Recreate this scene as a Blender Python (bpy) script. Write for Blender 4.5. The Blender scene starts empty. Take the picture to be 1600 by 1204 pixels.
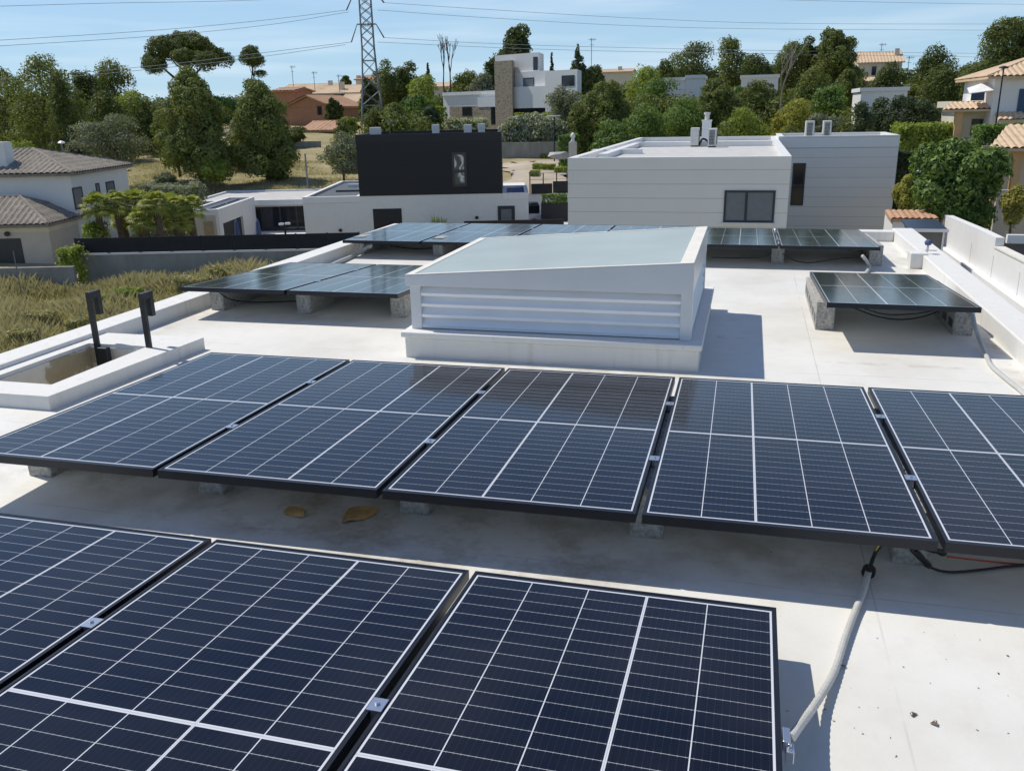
import bpy, math, random
import numpy as np
from mathutils import Vector, Matrix
R_ = math.radians
random.seed(7); RNG = np.random.default_rng(7)
SC = bpy.context.scene
COL = SC.collection

# ------------------------------------------------------------------ camera
F_PX, PITCH, YAW, ROLL = 1357.6, .3062, .2637, -.0213
CAM = Vector((1.4637, -5.3796, 1.6523))
_f = Vector((-math.sin(YAW)*math.cos(PITCH), math.cos(YAW)*math.cos(PITCH), -math.sin(PITCH)))
_r0 = Vector((math.cos(YAW), math.sin(YAW), 0)); _u0 = _r0.cross(_f)
_r = math.cos(ROLL)*_r0 + math.sin(ROLL)*_u0
_u = -math.sin(ROLL)*_r0 + math.cos(ROLL)*_u0
cd = bpy.data.cameras.new('camera'); cam = bpy.data.objects.new('camera', cd); COL.objects.link(cam)
cd.sensor_width = 36; cd.lens = 36*F_PX/1600; cd.clip_end = 6000; cd.clip_start = .05
m = Matrix.Identity(4)
for i in range(3):
    m[i][0] = _r[i]; m[i][1] = _u[i]; m[i][2] = -_f[i]; m[i][3] = CAM[i]
cam.matrix_world = m
SC.camera = cam
FH = Vector((-math.sin(YAW), math.cos(YAW), 0))      # level heading

# ------------------------------------------------------------------ light
SUN_EL, SUN_DIR = 55.0, Vector((-.962, .27, 0)).normalized()
sun_az = math.atan2(SUN_DIR.x, SUN_DIR.y)            # clockwise from +Y
w = bpy.data.worlds.new('World'); SC.world = w; w.use_nodes = True
nt = w.node_tree; nt.nodes.clear()
out = nt.nodes.new('ShaderNodeOutputWorld'); bg = nt.nodes.new('ShaderNodeBackground')
sky = nt.nodes.new('ShaderNodeTexSky'); sky.sky_type = 'NISHITA'; sky.sun_disc = False
sky.sun_elevation = R_(SUN_EL); sky.sun_rotation = sun_az
sky.altitude = 0; sky.air_density = .9; sky.dust_density = .05; sky.ozone_density = 1.6
tc = nt.nodes.new('ShaderNodeTexCoord'); mp = nt.nodes.new('ShaderNodeMapping')
mp.inputs['Scale'].default_value = (1.6, 1.6, 22); mp.inputs['Rotation'].default_value = (R_(3), R_(-4), 0)
nz = nt.nodes.new('ShaderNodeTexNoise'); nz.inputs['Scale'].default_value = 2.2; nz.inputs['Detail'].default_value = 5
rp = nt.nodes.new('ShaderNodeValToRGB'); rp.color_ramp.elements[0].position = .46; rp.color_ramp.elements[1].position = .72
rp.color_ramp.elements[1].color = (.24, .24, .24, 1)
mx = nt.nodes.new('ShaderNodeMixRGB'); mx.inputs['Color2'].default_value = (9.0, 9.3, 9.4, 1)
nt.links.new(tc.outputs['Generated'], mp.inputs['Vector']); nt.links.new(mp.outputs[0], nz.inputs['Vector'])
nt.links.new(nz.outputs[0], rp.inputs[0]); nt.links.new(rp.outputs[0], mx.inputs['Fac'])
pass; tint = nt.nodes.new('ShaderNodeMixRGB'); tint.blend_type = 'MULTIPLY'; tint.inputs['Fac'].default_value = 1; tint.inputs['Color2'].default_value = (.68, .79, .98, 1)
nt.links.new(sky.outputs[0], tint.inputs['Color1'])
sxw = nt.nodes.new('ShaderNodeSeparateXYZ'); mr = nt.nodes.new('ShaderNodeMapRange'); nt.links.new(tc.outputs['Generated'], sxw.inputs[0]); nt.links.new(sxw.outputs[2], mr.inputs[0])
mr.inputs['From Min'].default_value = .02; mr.inputs['From Max'].default_value = .42; mr.inputs['To Min'].default_value = .8; mr.inputs['To Max'].default_value = 0
hz_ = nt.nodes.new('ShaderNodeMixRGB'); hz_.inputs['Color2'].default_value = (3.7, 5.5, 7.0, 1); nt.links.new(mr.outputs[0], hz_.inputs['Fac'])
nt.links.new(tint.outputs[0], hz_.inputs['Color1']); nt.links.new(hz_.outputs[0], mx.inputs['Color1']); nt.links.new(mx.outputs[0], bg.inputs[0])
bg.inputs[1].default_value = .112
nt.links.new(bg.outputs[0], out.inputs[0])
sd = bpy.data.lights.new('sun', 'SUN'); sd.energy = 3.75; sd.angle = R_(.5); sd.color = (1, .94, .84)
so = bpy.data.objects.new('sun', sd); COL.objects.link(so)
L = Vector((SUN_DIR.x*math.cos(R_(SUN_EL)), SUN_DIR.y*math.cos(R_(SUN_EL)), math.sin(R_(SUN_EL))))
so.rotation_euler = L.to_track_quat('Z', 'Y').to_euler(); so.location = (-30, 10, 60)
SC.view_settings.view_transform = 'Standard'; SC.view_settings.look = 'None'
SC.view_settings.gamma = 1; SC.view_settings.use_curve_mapping = False
SC.view_settings.exposure = .12
SC.render.engine = 'CYCLES'

# ------------------------------------------------------------------ surveying helpers (photo pixels at 1600x1204 -> metres)
def ray(px, py): return _f + _r*((px-800)/F_PX) - _u*((py-602)/F_PX)
FR = [False]     # True: coordinates are in the frame of the neighbouring street (turned 15 degrees), False: our roof's frame
def to_world(p):
    return Vector((CAM.x+_r0.x*p[0]+FH.x*p[1], CAM.y+_r0.y*p[0]+FH.y*p[1], p[2])) if FR[0] else Vector(p)
def to_loc(p):
    d = p-CAM; return Vector((d.dot(_r0), d.dot(FH), p.z)) if FR[0] else p
def at_z(px, py, z): d = ray(px, py); return to_loc(CAM + d*((z-CAM.z)/d.z))
def at_y(px, py, y):
    d = ray(px, py); return to_loc(CAM + (d*(y/d.dot(FH)) if FR[0] else d*((y-CAM.y)/d.y)))
def at_x(px, py, x):
    d = ray(px, py); return to_loc(CAM + (d*(x/d.dot(_r0)) if FR[0] else d*((x-CAM.x)/d.x)))
def at_D(px, py, D): d = ray(px, py); return to_loc(CAM + d*(D/d.dot(FH)))
def rect_y(x0, x1, y0, y1, Y):          # facade rectangle on the plane y=Y -> X0,X1,Z0,Z1
    ym, xm = (y0+y1)/2, (x0+x1)/2
    return at_y(x0, ym, Y).x, at_y(x1, ym, Y).x, at_y(xm, y1, Y).z, at_y(xm, y0, Y).z
GD = [(-500, -5.6), (23, -5.6), (30, -5.0), (35.8, -4.5), (36.6, -4.95), (43, -4.95), (50, -4.95), (53, -4.5), (57, -2.95), (66, -2.2), (75, -1.8), (90, -.5), (110, .4), (140, 2.0), (180, 3.8), (300, 5), (6000, 5)]
def gz_D(D):
    for (a, za), (b, zb) in zip(GD, GD[1:]):
        if D <= b: return za + (zb-za)*(D-a)/(b-a)
    return GD[-1][1]
def gz(x, y): return gz_D((x-CAM.x)*FH.x + (y-CAM.y)*FH.y)

# ------------------------------------------------------------------ tagging
def tag(o, label=None, cat=None, group=None, kind=None):
    if label: o['label'] = label
    if cat: o['category'] = cat
    if group: o['group'] = group
    if kind: o['kind'] = kind
    return o
def empty(name, loc, label, cat, group=None, rz=0):
    o = bpy.data.objects.new(name, None); COL.objects.link(o); o.location = to_world(loc); o.rotation_euler[2] = rz
    o.empty_display_size = .2
    return tag(o, label, cat, group)
def copy_tree(o, parent=None):
    c = o.copy(); COL.objects.link(c); c.parent = parent
    for ch in list(o.children): copy_tree(ch, c)
    return c

# ------------------------------------------------------------------ mesh builder
class MB:
    def __init__(s): s.v = []; s.f = []; s.uv = None
    def add(s, vs, fs):
        n = len(s.v); s.v += [tuple(p) for p in vs]; s.f += [tuple(i+n for i in f) for f in fs]; return s
    def box(s, x0, x1, y0, y1, z0, z1):
        if x0 > x1: x0, x1 = x1, x0
        if y0 > y1: y0, y1 = y1, y0
        if z0 > z1: z0, z1 = z1, z0
        return s.add([(x0,y0,z0),(x1,y0,z0),(x1,y1,z0),(x0,y1,z0),(x0,y0,z1),(x1,y0,z1),(x1,y1,z1),(x0,y1,z1)],
              [(0,3,2,1),(4,5,6,7),(0,1,5,4),(1,2,6,5),(2,3,7,6),(3,0,4,7)])
    def hexa(s, vs):   # 4 bottom ccw, 4 top ccw
        return s.add(vs, [(0,3,2,1),(4,5,6,7),(0,1,5,4),(1,2,6,5),(2,3,7,6),(3,0,4,7)])
    def quad(s, *vs): return s.add(vs, [tuple(range(len(vs)))])
    def slab(s, pts, t):   # polygon (ccw from above) + downward thickness t
        n = len(pts); vs = [tuple(p) for p in pts] + [(p[0], p[1], p[2]-t) for p in pts]
        fs = [tuple(range(n)), tuple(range(2*n-1, n-1, -1))] + [(i, i+n, (i+1) % n+n, (i+1) % n) for i in range(n)]
        return s.add(vs, fs)
    def tube(s, pts, r, n=8, caps=True):
        pts = [Vector(p) for p in pts]; rs = r if isinstance(r, (list, tuple)) else [r]*len(pts)
        base = len(s.v); prev = None
        for i, p in enumerate(pts):
            t = (pts[min(i+1, len(pts)-1)] - pts[max(i-1, 0)]).normalized()
            if prev is None:
                a = t.cross(Vector((0, 0, 1)) if abs(t.z) < .9 else Vector((1, 0, 0))).normalized()
            else:
                a = (prev - t*prev.dot(t)).normalized()
            prev = a; b = t.cross(a)
            for k in range(n):
                th = 2*math.pi*k/n; s.v.append(tuple(p + (a*math.cos(th)+b*math.sin(th))*rs[i]))
        for i in range(len(pts)-1):
            for k in range(n):
                k2 = (k+1) % n; s.f.append((base+i*n+k, base+i*n+k2, base+(i+1)*n+k2, base+(i+1)*n+k))
        if caps:
            s.f.append(tuple(base+k for k in range(n))[::-1]); s.f.append(tuple(base+(len(pts)-1)*n+k for k in range(n)))
        return s
    def lathe(s, c, prof, n=14):
        c = Vector(c); base = len(s.v)
        for r, z in prof:
            for k in range(n):
                th = 2*math.pi*k/n; s.v.append((c.x+r*math.cos(th), c.y+r*math.sin(th), c.z+z))
        for i in range(len(prof)-1):
            for k in range(n):
                k2 = (k+1) % n; s.f.append((base+i*n+k, base+i*n+k2, base+(i+1)*n+k2, base+(i+1)*n+k))
        s.f.append(tuple(base+k for k in range(n))[::-1]); s.f.append(tuple(base+(len(prof)-1)*n+k for k in range(n)))
        return s
    def beam(s, a, b, w=.03):
        return s.tube([a, b], w*.7, 4)
    def build(s, name, mat, parent=None, smooth=False, bevel=0, loc=None):
        me = bpy.data.meshes.new(name); off = Vector((0, 0, 0))
        if parent is not None: off = parent_world(parent)
        elif loc is not None: off = to_world(loc)
        W_ = [to_world(v) for v in s.v] if FR[0] else s.v
        vs = [(v[0]-off.x, v[1]-off.y, v[2]-off.z) for v in W_]
        me.from_pydata(vs, [], s.f); me.update()
        o = bpy.data.objects.new(name, me); COL.objects.link(o)
        if parent is not None: o.parent = parent
        elif loc is not None: o.location = off
        me.materials.append(mat)
        if smooth:
            for p in me.polygons: p.use_smooth = True
        if bevel:
            b = o.modifiers.new('b', 'BEVEL'); b.width = bevel; b.segments = 2; b.limit_method = 'ANGLE'
        return o
def parent_world(p):
    v = Vector((0, 0, 0))
    while p is not None: v += Vector(p.location); p = p.parent
    return v

# ------------------------------------------------------------------ materials
MATS = {}
class NB:
    def __init__(s, name):
        s.m = bpy.data.materials.new(name); s.m.use_nodes = True; s.t = s.m.node_tree
        s.p = s.t.nodes['Principled BSDF']; s.o = s.t.nodes['Material Output']
    def n(s, typ, **k):
        x = s.t.nodes.new(typ)
        for a, b in k.items(): setattr(x, a, b)
        return x
    def l(s, a, b): s.t.links.new(a, b)
    def math(s, op, a, b=None, c=None):
        x = s.n('ShaderNodeMath', operation=op)
        for i, q in enumerate((a, b, c)):
            if q is None: continue
            if isinstance(q, (int, float)): x.inputs[i].default_value = q
            else: s.l(q, x.inputs[i])
        return x.outputs[0]
    def mix(s, fac, a, b):
        x = s.n('ShaderNodeMixRGB')
        for i, q in zip(('Fac', 'Color1', 'Color2'), (fac, a, b)):
            if isinstance(q, (int, float)): x.inputs[i].default_value = q
            elif isinstance(q, tuple): x.inputs[i].default_value = (*q, 1)
            else: s.l(q, x.inputs[i])
        return x.outputs[0]
    def noise(s, scale, detail=4, vec=None, rough=.55, stretch=None):
        x = s.n('ShaderNodeTexNoise'); x.inputs['Scale'].default_value = scale; x.inputs['Detail'].default_value = detail
        x.inputs['Roughness'].default_value = rough
        v = vec or s.coord()
        if stretch:
            mp = s.n('ShaderNodeMapping'); mp.inputs['Scale'].default_value = stretch; s.l(v, mp.inputs[0]); v = mp.outputs[0]
        s.l(v, x.inputs['Vector']); return x.outputs[0]
    def coord(s, which='Object'):
        if not hasattr(s, '_tc'): s._tc = s.n('ShaderNodeTexCoord')
        return s._tc.outputs[which]
    def world(s):
        if not hasattr(s, '_g'): s._g = s.n('ShaderNodeNewGeometry')
        return s._g.outputs['Position']
    def ramp(s, fac, stops):
        x = s.n('ShaderNodeValToRGB'); e = x.color_ramp.elements
        while len(e) < len(stops): e.new(.5)
        for el, (p, c) in zip(e, stops):
            el.position = p; el.color = (*c, 1) if isinstance(c, tuple) else (c, c, c, 1)
        s.l(fac, x.inputs[0]); return x.outputs[0]
    def bump(s, h, strength=.3, dist=.02):
        x = s.n('ShaderNodeBump'); x.inputs['Strength'].default_value = strength; x.inputs['Distance'].default_value = dist
        s.l(h, x.inputs['Height']); s.l(x.outputs[0], s.p.inputs['Normal'])
    def col(s, c):
        if isinstance(c, tuple): s.p.inputs['Base Color'].default_value = (*c, 1)
        else: s.l(c, s.p.inputs['Base Color'])
    def rough(s, r):
        if isinstance(r, (int, float)): s.p.inputs['Roughness'].default_value = r
        else: s.l(r, s.p.inputs['Roughness'])
def plain(name, c, rough=.6, metal=0, var=.12, scale=6, bump=0, spec=.5, stretch=None):
    if name in MATS: return MATS[name]
    b = NB(name); v = b.noise(scale, 5, stretch=stretch)
    lo = tuple(max(0, x*(1-var)) for x in c); hi = tuple(min(1, x*(1+var)) for x in c)
    b.col(b.ramp(v, [(.3, lo), (.7, hi)])); b.rough(rough); b.p.inputs['Metallic'].default_value = metal
    b.p.inputs['Specular IOR Level'].default_value = spec
    if bump: b.bump(b.noise(scale*6, 4), bump, .01)
    MATS[name] = b.m; return b.m

def mat_plaster(name, c, stain=(.40, .36, .28), amt=.5):
    b = NB(name); P = b.world(); n = b.noise(2.2, 6, P, .65); dr = b.noise(1, 5, P, .6, stretch=(16, 16, 1.4)); n3 = b.noise(45, 3, P)
    base = b.ramp(n, [(.3, tuple(x*.93 for x in c)), (.7, c)])
    k = b.math('MULTIPLY', b.ramp(dr, [(.52, 0.), (.75, 1.)]), b.ramp(n, [(.42, 0.), (.62, 1.)]))
    base = b.mix(b.math('MULTIPLY', k, amt), base, stain); b.col(base); b.rough(.8)
    b.bump(b.math('ADD', b.math('MULTIPLY', n, .6), b.math('MULTIPLY', n3, .25)), .2, .012); return b.m
def mat_roof():
    b = NB('roof_membrane'); P = b.world()
    n1 = b.noise(1.1, 6, P); n2 = b.noise(7, 6, P, .65); n3 = b.noise(60, 3, P)
    base = b.ramp(n1, [(.3, (.62, .605, .55)), (.55, (.71, .70, .65)), (.75, (.755, .745, .70))])
    base = b.mix(b.math('MULTIPLY', b.ramp(n2, [(.52, 0.), (.78, 1.)]), .22), base, (.46, .41, .32))
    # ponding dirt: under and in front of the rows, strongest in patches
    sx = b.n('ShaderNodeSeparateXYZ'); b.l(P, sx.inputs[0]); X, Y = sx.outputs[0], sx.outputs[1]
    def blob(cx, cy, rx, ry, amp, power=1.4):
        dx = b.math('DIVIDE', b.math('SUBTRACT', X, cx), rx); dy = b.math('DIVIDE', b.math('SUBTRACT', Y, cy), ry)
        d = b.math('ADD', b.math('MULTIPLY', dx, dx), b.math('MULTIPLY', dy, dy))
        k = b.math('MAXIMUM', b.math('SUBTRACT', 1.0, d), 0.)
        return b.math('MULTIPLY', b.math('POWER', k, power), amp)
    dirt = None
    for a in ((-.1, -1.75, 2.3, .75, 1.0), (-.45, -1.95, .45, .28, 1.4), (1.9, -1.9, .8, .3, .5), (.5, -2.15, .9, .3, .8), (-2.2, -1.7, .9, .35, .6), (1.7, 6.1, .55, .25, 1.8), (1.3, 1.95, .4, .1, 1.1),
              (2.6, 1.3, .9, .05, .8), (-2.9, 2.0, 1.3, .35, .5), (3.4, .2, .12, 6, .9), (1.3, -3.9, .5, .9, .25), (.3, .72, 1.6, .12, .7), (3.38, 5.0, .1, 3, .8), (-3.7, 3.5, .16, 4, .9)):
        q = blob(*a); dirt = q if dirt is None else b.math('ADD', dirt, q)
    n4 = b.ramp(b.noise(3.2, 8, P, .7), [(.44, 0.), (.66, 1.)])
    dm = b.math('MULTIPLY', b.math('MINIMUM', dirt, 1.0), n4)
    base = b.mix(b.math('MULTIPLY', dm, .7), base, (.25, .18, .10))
    n6 = b.noise(.8, 7, P, .68); base = b.mix(b.math('MULTIPLY', b.ramp(n6, [(.5, 0.), (.72, 1.)]), .35), base, (.52, .47, .38))
    # sheet laps every 1 m running across, and flecks
    fr = b.math('FRACT', b.math('ADD', b.math('MULTIPLY', Y, .97), b.math('MULTIPLY', b.noise(.6, 2, P), .12)))
    lap = b.math('LESS_THAN', fr, .009)
    fx = b.math('FRACT', b.math('ADD', b.math('MULTIPLY', X, .31), .37)); lap2 = b.math('LESS_THAN', fx, .0025)
    lm_ = b.math('MULTIPLY', b.math('MAXIMUM', lap, lap2), b.ramp(b.noise(1.7, 2, P), [(.45, 0.), (.6, .4)]))
    base = b.mix(lm_, base, (.36, .33, .29))
    vo = b.n('ShaderNodeTexVoronoi'); vo.inputs['Scale'].default_value = 5.5; b.l(P, vo.inputs['Vector'])
    fl = b.math('LESS_THAN', vo.outputs['Distance'], .035)
    base = b.mix(b.math('MULTIPLY', fl, b.ramp(n2, [(.5, 0.), (.56, .8)])), base, (.22, .19, .16))
    b.col(base); b.rough(.72)
    h = b.math('ADD', b.math('MULTIPLY', n2, .5), b.math('MULTIPLY', n3, .12)); b.bump(h, .22, .02)
    return b.m
def mat_panel():
    b = NB('solar_cells'); uv = b.n('ShaderNodeUVMap'); sx = b.n('ShaderNodeSeparateXYZ'); b.l(uv.outputs[0], sx.inputs[0])
    U, V = sx.outputs[0], sx.outputs[1]      # metres; U 0..1.05 across 5 columns, V 0..2.1 along 30 rows (0..1.05 | 1.05..2.1)
    def line(c, pos, hw): return b.math('LESS_THAN', b.math('ABSOLUTE', b.math('SUBTRACT', c, pos)), hw)
    fu = b.math('ABSOLUTE', b.math('SUBTRACT', b.math('FRACT', b.math('ADD', b.math('DIVIDE', U, .2112), .5)), .5))
    colm = b.math('LESS_THAN', fu, .0018/.2112)
    thick = line(U, .2112*3, .0050)
    fv = b.math('ABSOLUTE', b.math('SUBTRACT', b.math('FRACT', b.math('ADD', b.math('DIVIDE', V, .0702), .5)), .5))
    row = b.math('LESS_THAN', fv, .0008/.0702)
    mid = line(V, .0702*15, .0085)
    e1 = line(U, -.0015, .0035); e2 = line(U, .2112*5+.0015, .0035); e3 = line(V, -.002, .004); e4 = line(V, .0702*30+.002, .004)
    outer = b.math('MAXIMUM', b.math('MAXIMUM', b.math('LESS_THAN', U, -.005), b.math('GREATER_THAN', U, .2112*5+.005)), b.math('MAXIMUM', b.math('LESS_THAN', V, -.006), b.math('GREATER_THAN', V, .0702*30+.006)))
    strong = colm
    for q in (thick, mid, e1, e2, e3, e4): strong = b.math('MAXIMUM', strong, q)
    # twin-line look of the two wide bars: dark ribbon in the middle
    rb = b.math('MULTIPLY', line(V, .0702*15, .0018), .45); rb2 = b.math('MULTIPLY', line(U, .2112*3, .001), .4)
    strong = b.math('MAXIMUM', b.math('SUBTRACT', strong, b.math('MAXIMUM', rb, rb2)), 0)
    bb = b.math('ABSOLUTE', b.math('SUBTRACT', b.math('FRACT', b.math('DIVIDE', U, .2112/10)), .5))
    bus = b.math('LESS_THAN', bb, .018)
    tick = b.math('MULTIPLY', b.math('LESS_THAN', bb, .06), b.math('LESS_THAN', fv, .06))
    cn = b.noise(1.3, 2, uv.outputs[0]); cell = b.mix(cn, (.0042, .0052, .0105), (.0068, .0085, .0160))
    cid = b.n('ShaderNodeTexWhiteNoise'); cid.noise_dimensions = '2D'
    vm = b.n('ShaderNodeVectorMath', operation='DIVIDE'); vm.inputs[1].default_value = (.2112, .0702, 1); b.l(uv.outputs[0], vm.inputs[0])
    vf = b.n('ShaderNodeVectorMath', operation='FLOOR'); b.l(vm.outputs[0], vf.inputs[0]); b.l(vf.outputs[0], cid.inputs['Vector'])
    cell = b.mix(b.math('MULTIPLY', cid.outputs[0], .35), cell, (.006, .0075, .016))
    c = b.mix(b.math('MULTIPLY', bus, .15), cell, (.14, .15, .19))
    c = b.mix(b.math('MULTIPLY', tick, .2), c, (.45, .46, .48))
    c = b.mix(b.math('MULTIPLY', row, .9), c, (.50, .52, .54))
    c = b.mix(strong, c, (.60, .62, .65))
    c = b.mix(outer, c, (.012, .013, .018))
    dn = b.noise(240, 2, uv.outputs[0]); dust = b.math('MULTIPLY', b.ramp(dn, [(.66, 0.), (.74, 1.)]), .25)
    du2 = b.math('MULTIPLY', b.ramp(b.noise(2.2, 7, b.world(), .7), [(.4, 0.), (.8, 1.)]), .020)
    P_ = b.world(); v_ = b.n('ShaderNodeTexVoronoi'); v_.inputs['Scale'].default_value = 1.7; b.l(P_, v_.inputs['Vector'])
    drop = b.math('LESS_THAN', b.math('ADD', v_.outputs['Distance'], b.math('MULTIPLY', b.noise(30, 2, P_), .03)), .030)
    c = b.mix(b.math('MULTIPLY', drop, .6), c, (.5, .5, .46))
    c = b.mix(b.math('ADD', du2, b.math('MULTIPLY', dust, .12)), c, (.5, .48, .44))
    b.col(c); b.rough(b.math('ADD', .05, b.math('MULTIPLY', b.noise(5, 5, uv.outputs[0]), .10)))
    b.p.inputs['IOR'].default_value = 1.45; b.p.inputs['Specular IOR Level'].default_value = .38
    return b.m
def mat_bands(name, c, rh, bw, line=(.25, .26, .27), mortar=.012, rough=.45):
    b = NB(name); P = b.world(); sx = b.n('ShaderNodeSeparateXYZ'); b.l(P, sx.inputs[0])
    cb = b.n('ShaderNodeCombineXYZ'); b.l(b.math('ADD', sx.outputs[0], sx.outputs[1]), cb.inputs[0]); b.l(sx.outputs[2], cb.inputs[1])
    br = b.n('ShaderNodeTexBrick'); br.inputs['Scale'].default_value = 1; br.inputs['Row Height'].default_value = rh
    br.inputs['Brick Width'].default_value = bw; br.inputs['Mortar Size'].default_value = mortar; br.inputs['Mortar Smooth'].default_value = .2
    br.inputs['Color1'].default_value = (*c, 1); br.inputs['Color2'].default_value = (*[x*.95 for x in c], 1); br.inputs['Mortar'].default_value = (*line, 1)
    b.l(cb.outputs[0], br.inputs['Vector'])
    n = b.noise(.7, 5, P); st = b.mix(b.math('MULTIPLY', b.ramp(n, [(.45, 0.), (.8, 1.)]), .2), br.outputs[0], tuple(x*.72 for x in c))
    b.col(st); b.rough(rough); b.bump(b.noise(12, 3, P), .08, .01)
    return b.m
def mat_foliage(name, lo, hi, scale=.9, spec=.25, isl=.14):
    b = NB(name); P = b.world(); n = b.noise(scale, 3, P); n2 = b.noise(scale*7, 2, P)
    oi = b.n('ShaderNodeObjectInfo')
    f = b.math('ADD', b.math('MULTIPLY', n, .65), b.math('MULTIPLY', n2, .35))
    f = b.math('ADD', f, b.math('MULTIPLY', b.math('SUBTRACT', oi.outputs['Random'], .5), .18))
    f = b.math('ADD', f, b.math('MULTIPLY', b.math('SUBTRACT', b._g.outputs['Random Per Island'], .5), isl))
    b.col(b.ramp(f, [(.3, lo), (.68, hi)])); b.rough(.62); b.p.inputs['Specular IOR Level'].default_value = spec
    tr = b.n('ShaderNodeBsdfTranslucent'); tr.inputs[0].default_value = (hi[0]*1.25, hi[1]*1.3, hi[2]*.7, 1)
    ms = b.n('ShaderNodeMixShader'); ms.inputs[0].default_value = .27
    b.l(b.p.outputs[0], ms.inputs[1]); b.l(tr.outputs[0], ms.inputs[2]); b.l(ms.outputs[0], b.o.inputs[0])
    return b.m
def mat_ground():
    b = NB('dry_ground'); P = b.world(); n = b.noise(.09, 6, P, .6); n2 = b.noise(.8, 6, P, .7); n3 = b.noise(9, 4, P, .7)
    f = b.math('ADD', b.math('MULTIPLY', n, .55), b.math('MULTIPLY', n2, .45))
    c = b.ramp(f, [(.34, (.13, .14, .05)), (.44, (.29, .25, .11)), (.56, (.43, .36, .20)), (.68, (.52, .45, .32))])
    c = b.mix(b.math('MULTIPLY', n3, .4), c, (.26, .22, .10)); b.col(c); b.rough(.95); b.bump(n3, .8, .1)
    return b.m
def mat_tile(name, a, c2):
    b = NB(name); P = b.world(); n = b.noise(1.2, 5, P); n2 = b.noise(11, 3, P)
    c = b.ramp(b.math('ADD', b.math('MULTIPLY', n, .4), b.math('MULTIPLY', n2, .6)), [(.35, a), (.65, c2)])
    b.col(c); b.rough(.85); return b.m
def mat_stone(name, c, scale, line=(.16, .14, .11)):
    b = NB(name); P = b.world(); sx = b.n('ShaderNodeSeparateXYZ'); b.l(P, sx.inputs[0])
    v = b.n('ShaderNodeTexVoronoi'); v.inputs['Scale'].default_value = scale; v.feature = 'F1'; b.l(P, v.inputs['Vector'])
    e = b.n('ShaderNodeTexVoronoi'); e.inputs['Scale'].default_value = scale; e.feature = 'DISTANCE_TO_EDGE'; b.l(P, e.inputs['Vector'])
    cc = b.mix(b.n('ShaderNodeSeparateColor').outputs[0] if False else b.math('MULTIPLY', v.outputs['Distance'], .9), c, tuple(x*.55 for x in c))
    cc = b.mix(b.math('LESS_THAN', e.outputs['Distance'], .05), cc, line)
    b.col(cc); b.rough(.9); return b.m
def mat_stain():
    b = NB('stained_render'); P = b.world(); n = b.noise(2.1, 7, P, .62); n2 = b.noise(14, 5, P, .7)
    c = b.ramp(n, [(.46, (.74, .70, .61)), (.53, (.70, .65, .55)), (.56, (.42, .36, .23)), (.66, (.38, .32, .20))])
    c = b.mix(b.math('MULTIPLY', b.ramp(n2, [(.55, 0.), (.75, 1.)]), .35), c, (.22, .19, .13)); b.col(c); b.rough(.9); b.bump(n2, .3, .01)
    return b.m

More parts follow.
